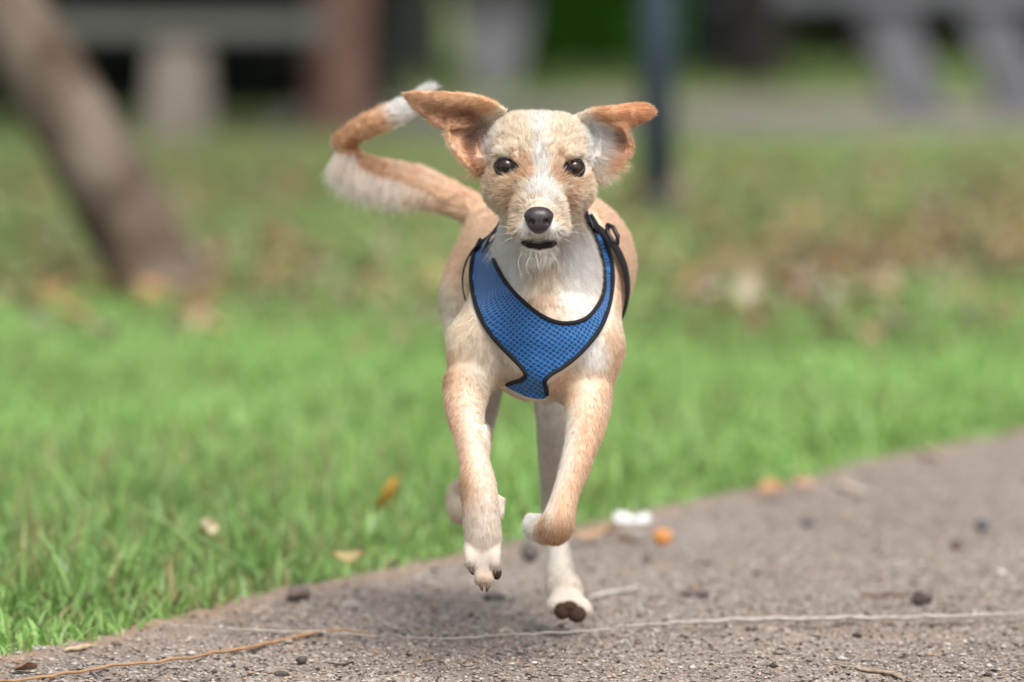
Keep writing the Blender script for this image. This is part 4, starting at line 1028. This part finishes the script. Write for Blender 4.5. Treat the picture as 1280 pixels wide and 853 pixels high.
# ---- harness
OUT = [(601, 299), (593, 315), (589, 332), (589, 356), (596, 386), (609, 412), (625, 432), (642, 449), (653, 461), (657, 469), (652, 475), (643, 478), (633, 483), (646, 491), (661, 497), (675, 499), (683, 497), (683, 487), (681, 477), (689, 468), (707, 457), (727, 440), (747, 416), (759, 391), (765, 364), (766, 338), (761, 312), (750, 288), (738, 268)]
INN = [(735, 276), (741, 289), (750, 314), (755, 338), (755, 364), (747, 383), (733, 398), (714, 404), (694, 402.5), (674, 393), (655, 378), (638, 361), (625, 342), (616, 322), (611, 300)]
def dens(p, n): return catmull(p, n)[:, :2] if True else p
O2 = catmull(np.array(OUT, float), 150); I2 = catmull(np.array(INN, float), 90)
POLY = np.vstack([O2, I2])
def harness():
    pts = [Vector(p.tolist()) for p in POLY]; nb = len(pts)
    gx_, gy_ = np.meshgrid(np.arange(585, 770, 2.6), np.arange(264, 502, 2.6)); gx_ = gx_ + (np.arange(gx_.shape[0]) % 2)[:, None] * 1.3
    g = np.stack([gx_.ravel(), gy_.ravel()], 1); ins = in_poly(g[:, 0], g[:, 1], POLY) & (d_poly(g[:, 0], g[:, 1], POLY, True) > 1.4); g = g[ins]
    pts += [Vector(p.tolist()) for p in g]
    v2, e, f, *_ = delaunay_2d_cdt(pts, [(i, (i + 1) % nb) for i in range(nb)], [], 1, 1e-6)
    v2 = np.array([tuple(v) for v in v2]); T = np.array([t for t in f if len(t) == 3])
    dp = np.array([np.nan if (r := ray_depth(a, b, TORSO)) is None or r > .27 else r for a, b in v2])
    nbr = [[] for _ in v2]
    for t in T:
        for a, b in ((0, 1), (1, 2), (2, 0)): nbr[t[a]].append(t[b]); nbr[t[b]].append(t[a])
    for _ in range(60):
        bad = np.nonzero(np.isnan(dp))[0]
        if not len(bad): break
        new = dp.copy()
        for i in bad:
            q = [dp[j] for j in nbr[i] if not np.isnan(dp[j])]
            if q: new[i] = np.mean(q) + .002
        dp = new
    dp = np.nan_to_num(dp, nan=.15); raw = dp.copy(); dp = dp - .009
    for _ in range(25):
        dp = np.array([.5 * dp[i] + .5 * np.mean(dp[nb_]) if nb_ else dp[i] for i, nb_ in enumerate(nbr)]); dp = np.minimum(dp, raw - .0065)
    dp = dp - .0022 * np.clip(fbm(v2[:, 0] * .05 + v2[:, 1] * .03, v2[:, 1] * .06 - v2[:, 0] * .02, 3, 12) - .35, 0, 1) * 2
    V = np.array([P(a, b, c) for (a, b), c in zip(v2, dp)])
    ctr = P(678, 400, .16)
    th = np.arctan2(V[:, 0] - ctr[0], -(V[:, 1] - ctr[1])); uv = np.stack([th * .075, V[:, 2] * 1.0 + (V[:, 1] - ctr[1]) * -.0], 1)
    V2 = V + np.array([0, .0030, 0]); n = len(V)
    # boundary of the sheet closes front and back
    from collections import Counter
    ec = Counter()
    for t in T:
        for a, b in ((0, 1), (1, 2), (2, 0)): ec[(t[a], t[b])] += 1
    side = [(a, b) for (a, b) in ec if (b, a) not in ec]
    # orient to the viewer
    nn = np.cross(V[T[0, 1]] - V[T[0, 0]], V[T[0, 2]] - V[T[0, 0]])
    if nn[1] > 0: T = T[:, ::-1]
    F = np.vstack([T, T[:, ::-1] + n, np.array([(a, b, b + n) for a, b in side]), np.array([(a, b + n, a + n) for a, b in side])])
    m = bpy.data.materials.new("blue_air_mesh"); m.use_nodes = True; nd = m.node_tree; L = nd.links; b = nd.nodes["Principled BSDF"]
    b.inputs["Roughness"].default_value = .6; b.inputs["Specular IOR Level"].default_value = .3; b.inputs["Sheen Weight"].default_value = .25
    uvn = nd.nodes.new("ShaderNodeUVMap"); uvn.uv_map = "UVMap"
    mp = nd.nodes.new("ShaderNodeMapping"); mp.inputs["Rotation"].default_value = (0, 0, math.radians(38)); mp.inputs["Scale"].default_value = (270, 270, 270); L.new(uvn.outputs[0], mp.inputs[0])
    vo = nd.nodes.new("ShaderNodeTexVoronoi"); vo.feature = 'F1'; vo.voronoi_dimensions = '2D'; vo.inputs["Scale"].default_value = 1.0; vo.inputs["Randomness"].default_value = .10; L.new(mp.outputs[0], vo.inputs["Vector"])
    mr = nd.nodes.new("ShaderNodeMapRange"); mr.interpolation_type = 'SMOOTHSTEP'; mr.inputs[1].default_value = .26; mr.inputs[2].default_value = .46; L.new(vo.outputs["Distance"], mr.inputs[0])
    mx = nd.nodes.new("ShaderNodeMix"); mx.data_type = 'RGBA'; mx.inputs[6].default_value = (.003, .034, .12, 1); mx.inputs[7].default_value = (.007, .125, .37, 1); L.new(mr.outputs[0], mx.inputs[0]); L.new(mx.outputs[2], b.inputs["Base Color"])
    bp = nd.nodes.new("ShaderNodeBump"); bp.inputs["Strength"].default_value = .9; bp.inputs["Distance"].default_value = .0012; L.new(mr.outputs[0], bp.inputs["Height"]); L.new(bp.outputs[0], b.inputs["Normal"])
    h = mesh_np("harness", np.vstack([V, V2]) - base_pt, F, m, dog, uv=np.vstack([uv, uv]))
    black = mat_new("black_webbing", (.012, .012, .014), .75, .25, bump=[(700, .4, .0008)])
    # tape sewn round the edges: the first nb vertices are the outline
    def tape(i0, i1, r=.0021):
        p = V[i0:i1] + np.array([0, -.0002, 0])
        tube_obj("edge_tape", catmull(p[::2], len(p)) - base_pt, r, black, h, seg=8, up=(0, 1, 0), flat=.75)
    tape(0, 66); tape(87, 150); tape(150, nb - 7)
    # webbing straps on the back and girth, snapped to the coat
    def strap(name, pts, width, off=.0065, n=60, thick=.0014, mat=black, closed=False):
        q = catmull(np.array(pts), n); S, N = [], []
        for p in q:
            hit = TORSO.find_nearest(Vector(p.tolist())); nn = np.array(hit[1]); c = np.array(hit[0]); v = p - c; v = v / (np.linalg.norm(v) + 1e-9)
            nn = v if (np.linalg.norm(p - c) > .003 and v @ nn > 0) else nn
            S.append(c + nn * off); N.append(nn)
        S = np.array(S); N = np.array(N)
        for _ in range(6): S[1:-1] = .25 * S[:-2] + .5 * S[1:-1] + .25 * S[2:]; N[1:-1] = .25 * N[:-2] + .5 * N[1:-1] + .25 * N[2:]
        N /= np.linalg.norm(N, axis=1)[:, None]; T_ = np.gradient(S, axis=0); T_ /= np.linalg.norm(T_, axis=1)[:, None] + 1e-9; B = np.cross(T_, N)
        R = np.stack([S - B * width / 2, S + B * width / 2, S + B * width / 2 + N * thick, S - B * width / 2 + N * thick], 1)
        F = [(i * 4 + j, i * 4 + (j + 1) % 4, i * 4 + 4 + (j + 1) % 4, i * 4 + 4 + j) for i in range(n - 1) for j in range(4)]
        return mesh_np(name, R.reshape(-1, 3) - base_pt, F, mat, h, smooth=False), S, N
    ring = []
    for a in np.linspace(0, 2 * math.pi, 25):
        ring.append(P(685 + 100 * math.sin(a), 345 - 105 * math.cos(a), .215 - .03 * math.cos(a)))
    strap("girth_strap", ring, .011, n=110)
    strap("shoulder_strap", [P(609, 306, .165), P(622, 288, .20), P(650, 262, .23), P(690, 252, .24)], .020, mat=m)
    strap("shoulder_strap", [P(740, 276, .15), P(737, 262, .18), P(720, 252, .22), P(690, 250, .24)], .016, mat=m)
    # slider buckle on the right flank of the picture
    c = P(765, 292, .185); pts = [P(759, 281, .19), P(766, 284, .185), P(772, 295, .18), P(772, 305, .18), P(766, 303, .182), P(760, 292, .188), P(759, 281, .19)]
    tube_obj("buckle", np.array(pts) - base_pt, .0023, mat_new("black_plastic", (.014, .014, .016), .35, .5), h, seg=8, up=(0, 1, 0))
    return V
HV = harness()

# ---- the coat: many short hairs (Blender curves), flowing with the body
def fur():
    A = dV[dF[:, 0]]; B = dV[dF[:, 1]]; Cc = dV[dF[:, 2]]; Dd = dV[dF[:, 3]]
    nrm = np.cross(Cc - A, Dd - B); ar = np.linalg.norm(nrm, axis=1) * .5; nrm /= (2 * ar[:, None] + 1e-12)
    cen = (A + B + Cc + Dd) / 4
    # sign check: outward normals
    tst = np.argmin(cen[:, 1]);
    if nrm[tst, 1] > 0: nrm = -nrm
    px, py, dp = proj(cen)
    dens = np.full(len(cen), 1.5e6)
    facing = nrm[:, 1] < .35
    dens *= np.where(facing, 1, .45)
    headz = (dp < .14) & (py < 335) & (px > 495) & (px < 820); dens *= np.where(headz, 1.9, 1)
    far = dp > .28; dens *= np.where(far, .6, 1)
    cnt = rng.poisson(dens * ar)
    fi = np.repeat(np.arange(len(cen)), cnt); n = len(fi)
    u, v = rng.random((n, 1)), rng.random((n, 1))
    R = (A[fi] * (1 - u) + B[fi] * u) * (1 - v) + (Dd[fi] * (1 - u) + Cc[fi] * u) * v; N = nrm[fi]
    px, py, dp = proj(R)
    keep = np.ones(n, bool)
    keep &= ~((eye_dist(px, py) < 2.8) & (dp < .07) & (dp > -.02))
    keep &= ~((in_poly(px, py, LIP) | (d_poly(px, py, LIP, True) < np.where(np.abs(px - 674) > 13, 3.2, 1.6))) & (dp < .055))
    keep &= ~((np.hypot((px - 673.5) / 18.5, (py - 275.5) / 17.0) < .98) & (dp < -.022))
    keep &= ~(in_poly(px, py, POLY) & (dp < .26) & (N[:, 1] < .5) & (dp > .02))
    # fur pressed flat under the tape too
    edge = d_poly(px, py, POLY, True) < 3.5
    R, N, px, py, dp, edge = R[keep], N[keep], px[keep], py[keep], dp[keep], edge[keep]; n = len(R)
    # nearest limb gives the flow
    best = np.full(n, 1e9); who = np.zeros(n, int)
    for i, (a, b, ra, rb, g) in enumerate(CAPS):
        d = b - a; t = np.clip(((R - a) @ d) / (d @ d + 1e-12), 0, 1); q = np.linalg.norm(R - a - t[:, None] * d, axis=1) - (ra + (rb - ra) * t)
        m = q < best; best[m] = q[m]; who[m] = i
    grp = np.array([c[4] for c in CAPS])[who]
    flow = np.tile(np.array([0, .75, -.55]), (n, 1)); ln = np.full(n, .0075); lift = np.full(n, .22)
    nose_p = P(674, 268, -.05)
    isr = lambda g: grp == g
    m = isr('head') | isr('muzzle'); flow[m] = R[m] - nose_p
    ln[isr('head')] = .0070; lift[isr('head')] = .30; ln[isr('muzzle')] = .0085; lift[isr('muzzle')] = .55
    m = isr('neck'); flow[m] = (0, .25, -1.0); ln[m] = .0125
    m = isr('body') & (dp < .2); flow[m] = (0, .25, -.95); ln[m] = .0065; lift[m] = .2
    m = isr('leg'); flow[m] = (0, .1, -1); ln[m] = .0056; lift[m] = .22
    m = isr('paw'); flow[m] = (0, -.2, -1); ln[m] = .0042; lift[m] = .15
    m = isr('ear'); flow[m] = (R[m] - P(674, 190, .10)) * np.array([1.6, .1, .5]); ln[m] = .0048; lift[m] = .25
    inner = m & (N[:, 1] < -.2) & (((px > 735) & (px < 775) & (py > 150)) | ((px < 618) & (px > 592) & (py > 160))); ln[inner] = .011; lift[inner] = .5; flow[inner] = flow[inner] * .3 + np.array([0, -.01, -.012])
    m = isr('tail'); ax = np.array([c[1] - c[0] for c in CAPS])[who]; ax = ax / (np.linalg.norm(ax, axis=1)[:, None] + 1e-9); flow[m] = ax[m]; ln[m] = .0095; lift[m] = .30
    # tail feathering on the underside of the bend and white plume at the tip
    fe = isr('tail') & (px < 500) & (py > 190) & ((N[:, 2] < -.1) | (px < 430) & (N[:, 0] < .2)); ln[fe] = .024 * (.5 + .6 * rng.random(fe.sum())); flow[fe] = np.array([-.35, 0, -1]); lift[fe] = .7
    fe2 = isr('tail') & (px < 560) & (px >= 500) & (py > 205) & (N[:, 2] < -.1); ln[fe2] = .022 - .014 * (px[fe2] - 500) / 60; flow[fe2] = np.array([-.6, 0, -1]); lift[fe2] = .5
    tp = isr('tail') & (px > 510) & (py < 150); ln[tp] = .012
    # chin and lip whiskers, brows
    ch = (dp < .03) & (py > 305) & (py < 330) & (px > 642) & (px < 708); ln[ch] = .006 + .008 * rng.random(ch.sum()); flow[ch] = np.stack([(px[ch] - 674) * .04, np.full(ch.sum(), -.5), np.full(ch.sum(), -1.)], -1); lift[ch] = .45
    ul = (dp < .01) & (py > 288) & (py < 299) & (px > 642) & (px < 706); flow[ul] = np.stack([(px[ul] - 674) * .018, np.full(ul.sum(), -.35), np.full(ul.sum(), -1.)], -1); ln[ul] = np.where(np.abs(px[ul] - 674) > 16, .0045, .0105); lift[ul] = .35
    br_ = (dp < .03) & (py > 228) & (py < 262) & (px > 650) & (px < 700); ln[br_] = .009; lift[br_] = .5
    nr = (np.hypot(px - 673.5, py - 275.5) < 26) & (dp < -.01); ln[nr] = .005; lift[nr] = .3
    er = (eye_dist(px, py) < 6) & (dp < .07) ; ln[er] = .0022; lift[er] = .08
    ln[edge & (dp < .26)] *= .45; lift[edge & (dp < .26)] = .1
    flow += rng.normal(0, .16, (n, 3)) * np.linalg.norm(flow, axis=1)[:, None]
    flow -= (flow * N).sum(1)[:, None] * N; flow /= np.linalg.norm(flow, axis=1)[:, None] + 1e-9
    # tufts: hairs of one small cell share a lean
    csz = np.where(isr('head') | isr('muzzle'), .0026, .0042)[:, None]
    cell = np.floor(R / csz + rng.normal(0, .18, (n, 3))).astype(np.int64); key = (cell[:, 0] * 73856093) ^ (cell[:, 1] * 19349663) ^ (cell[:, 2] * 83492791)
    uq, inv = np.unique(key, return_inverse=True); off = rng.normal(0, 1, (len(uq), 3)); shade = rng.normal(0, 1, len(uq)); cn = np.bincount(inv); cc = np.stack([np.bincount(inv, R[:, q]) / cn for q in range(3)], 1)
    lift = lift * (.7 + .6 * rng.random(n)); ln = ln * (.65 + .6 * rng.random(n)) * (1 + .06 * shade[inv])
    cl = np.select([isr('leg') | isr('paw'), isr('body'), isr('ear'), isr('head')], [.05, .08, .09, .17], .12)
    D = flow + N * lift[:, None] + off[inv] * cl[:, None]
    D /= np.linalg.norm(D, axis=1)[:, None]
    bend = flow * .35 + np.array([0, 0, -.12])
    tx, ty, td = proj(R + D * ln[:, None]); over = (in_poly(tx, ty, POLY) | edge) & (dp < .26) & (dp > .02) & ((py > 290) | (dp > .1)) & ~isr('head') & ~isr('muzzle') & ~((py < 318) & (px < 640))
    ln = np.where(over, ln * .35, ln)
    k = 4; ts = np.linspace(0, 1, k + 1)[None, :, None]
    tip_pull = (cc[inv] - R); tip_pull -= (tip_pull * N).sum(1)[:, None] * N
    Pts = (R - N * .0006)[:, None] + D[:, None] * ln[:, None, None] * ts + bend[:, None] * ln[:, None, None] * ts ** 2 * .5 + tip_pull[:, None] * (cl * 2.2)[:, None, None] * ts ** 1.5
    jit = rng.normal(0, 1, (n, 1, 3)) * ln[:, None, None] * .06; Pts += jit * ts ** 2
    rad0 = np.select([grp == 'tail', grp == 'muzzle', grp == 'head'], [.00017, .00019, .00016], .00013) * np.where(dp > .25, 1.5, 1.0) * np.where(headz[fi][keep], .85, 1)
    Rd = rad0[:, None] * (1 - .8 * ts[0, :, 0][None] ** 1.6)
    c = coat(R) * (1 + np.where(isr('head') | isr('muzzle'), .13, .045) * shade[inv] + .20 * rng.normal(size=n))[:, None]
    wht = rng.random(n) < .07; c[wht] = c[wht] * .4 + .6 * np.array([.86, .82, .76])
    wf = fe * .75 + fe2 * np.clip(.75 - (px - 500) / 75, 0, 1); c = c * (1 - wf[:, None]) + wf[:, None] * np.array([.84, .80, .75])
    e = eye_dist(px, py); kd = np.clip(1 - (e - 1.5) / 3.0, 0, 1) * (dp < .07)
    c = c * (1 - kd[:, None] * .8)
    c = np.clip(c, .01, .9)
    cd = bpy.data.hair_curves.new("fur"); cd.add_curves([k + 1] * n)
    cd.attributes['position'].data.foreach_set("vector", (Pts - base_pt).astype(np.float32).ravel())
    ra = cd.attributes.get('radius') or cd.attributes.new('radius', 'FLOAT', 'POINT'); ra.data.foreach_set("value", Rd.astype(np.float32).ravel())
    ca = cd.attributes.new('fcol', 'FLOAT_COLOR', 'CURVE'); c4 = np.ones((n, 4), dtype=np.float32); c4[:, :3] = c; ca.data.foreach_set("color", c4.ravel())
    cd.materials.append(fur_mat("fur_strand", 'fcol'))
    o = link(bpy.data.objects.new("fur", cd), dog); o['kind'] = 'stuff'
    print("hairs", n, "body verts", len(dV))
fur()

# long whiskers under the chin and on the lips
def whiskers():
    r = np.random.default_rng(3); M = mat_new("whisker", (.85, .80, .72), .4, .4); Vs, Fs, off = [], [], 0
    W = [((654, 312, -.02), (648, 328, -.035), (652, 346, -.04), 1), ((664, 316, -.025), (658, 336, -.035), (668, 350, -.03), 1), ((670, 317, -.025), (674, 336, -.035), (682, 345, -.02), 1), ((688, 314, -.022), (697, 328, -.03), (699, 342, -.03), 1),
         ((650, 296, -.02), (634, 300, -.03), (622, 310, -.02), 1), ((652, 292, -.02), (634, 292, -.03), (616, 296, -.01), 1), ((698, 292, -.02), (714, 290, -.03), (734, 294, -.01), 1), ((697, 296, -.02), (712, 302, -.03), (724, 312, -.02), 1), ((700, 290, -.015), (716, 282, -.02), (730, 280, -.0), 1), ((648, 290, -.015), (632, 284, -.02), (618, 282, .0), 1)]
    for a, b, c, _ in W:
        V, F = tube(catmull([P(*a), P(*b), P(*c)], 12) - base_pt, np.linspace(.00018, .00006, 12), seg=4); F = tri(F); Vs.append(V); Fs.append(F + off); off += len(V)
    mesh_np("whiskers", np.vstack(Vs), np.vstack(Fs), M, dog)['kind'] = 'stuff'
whiskers()
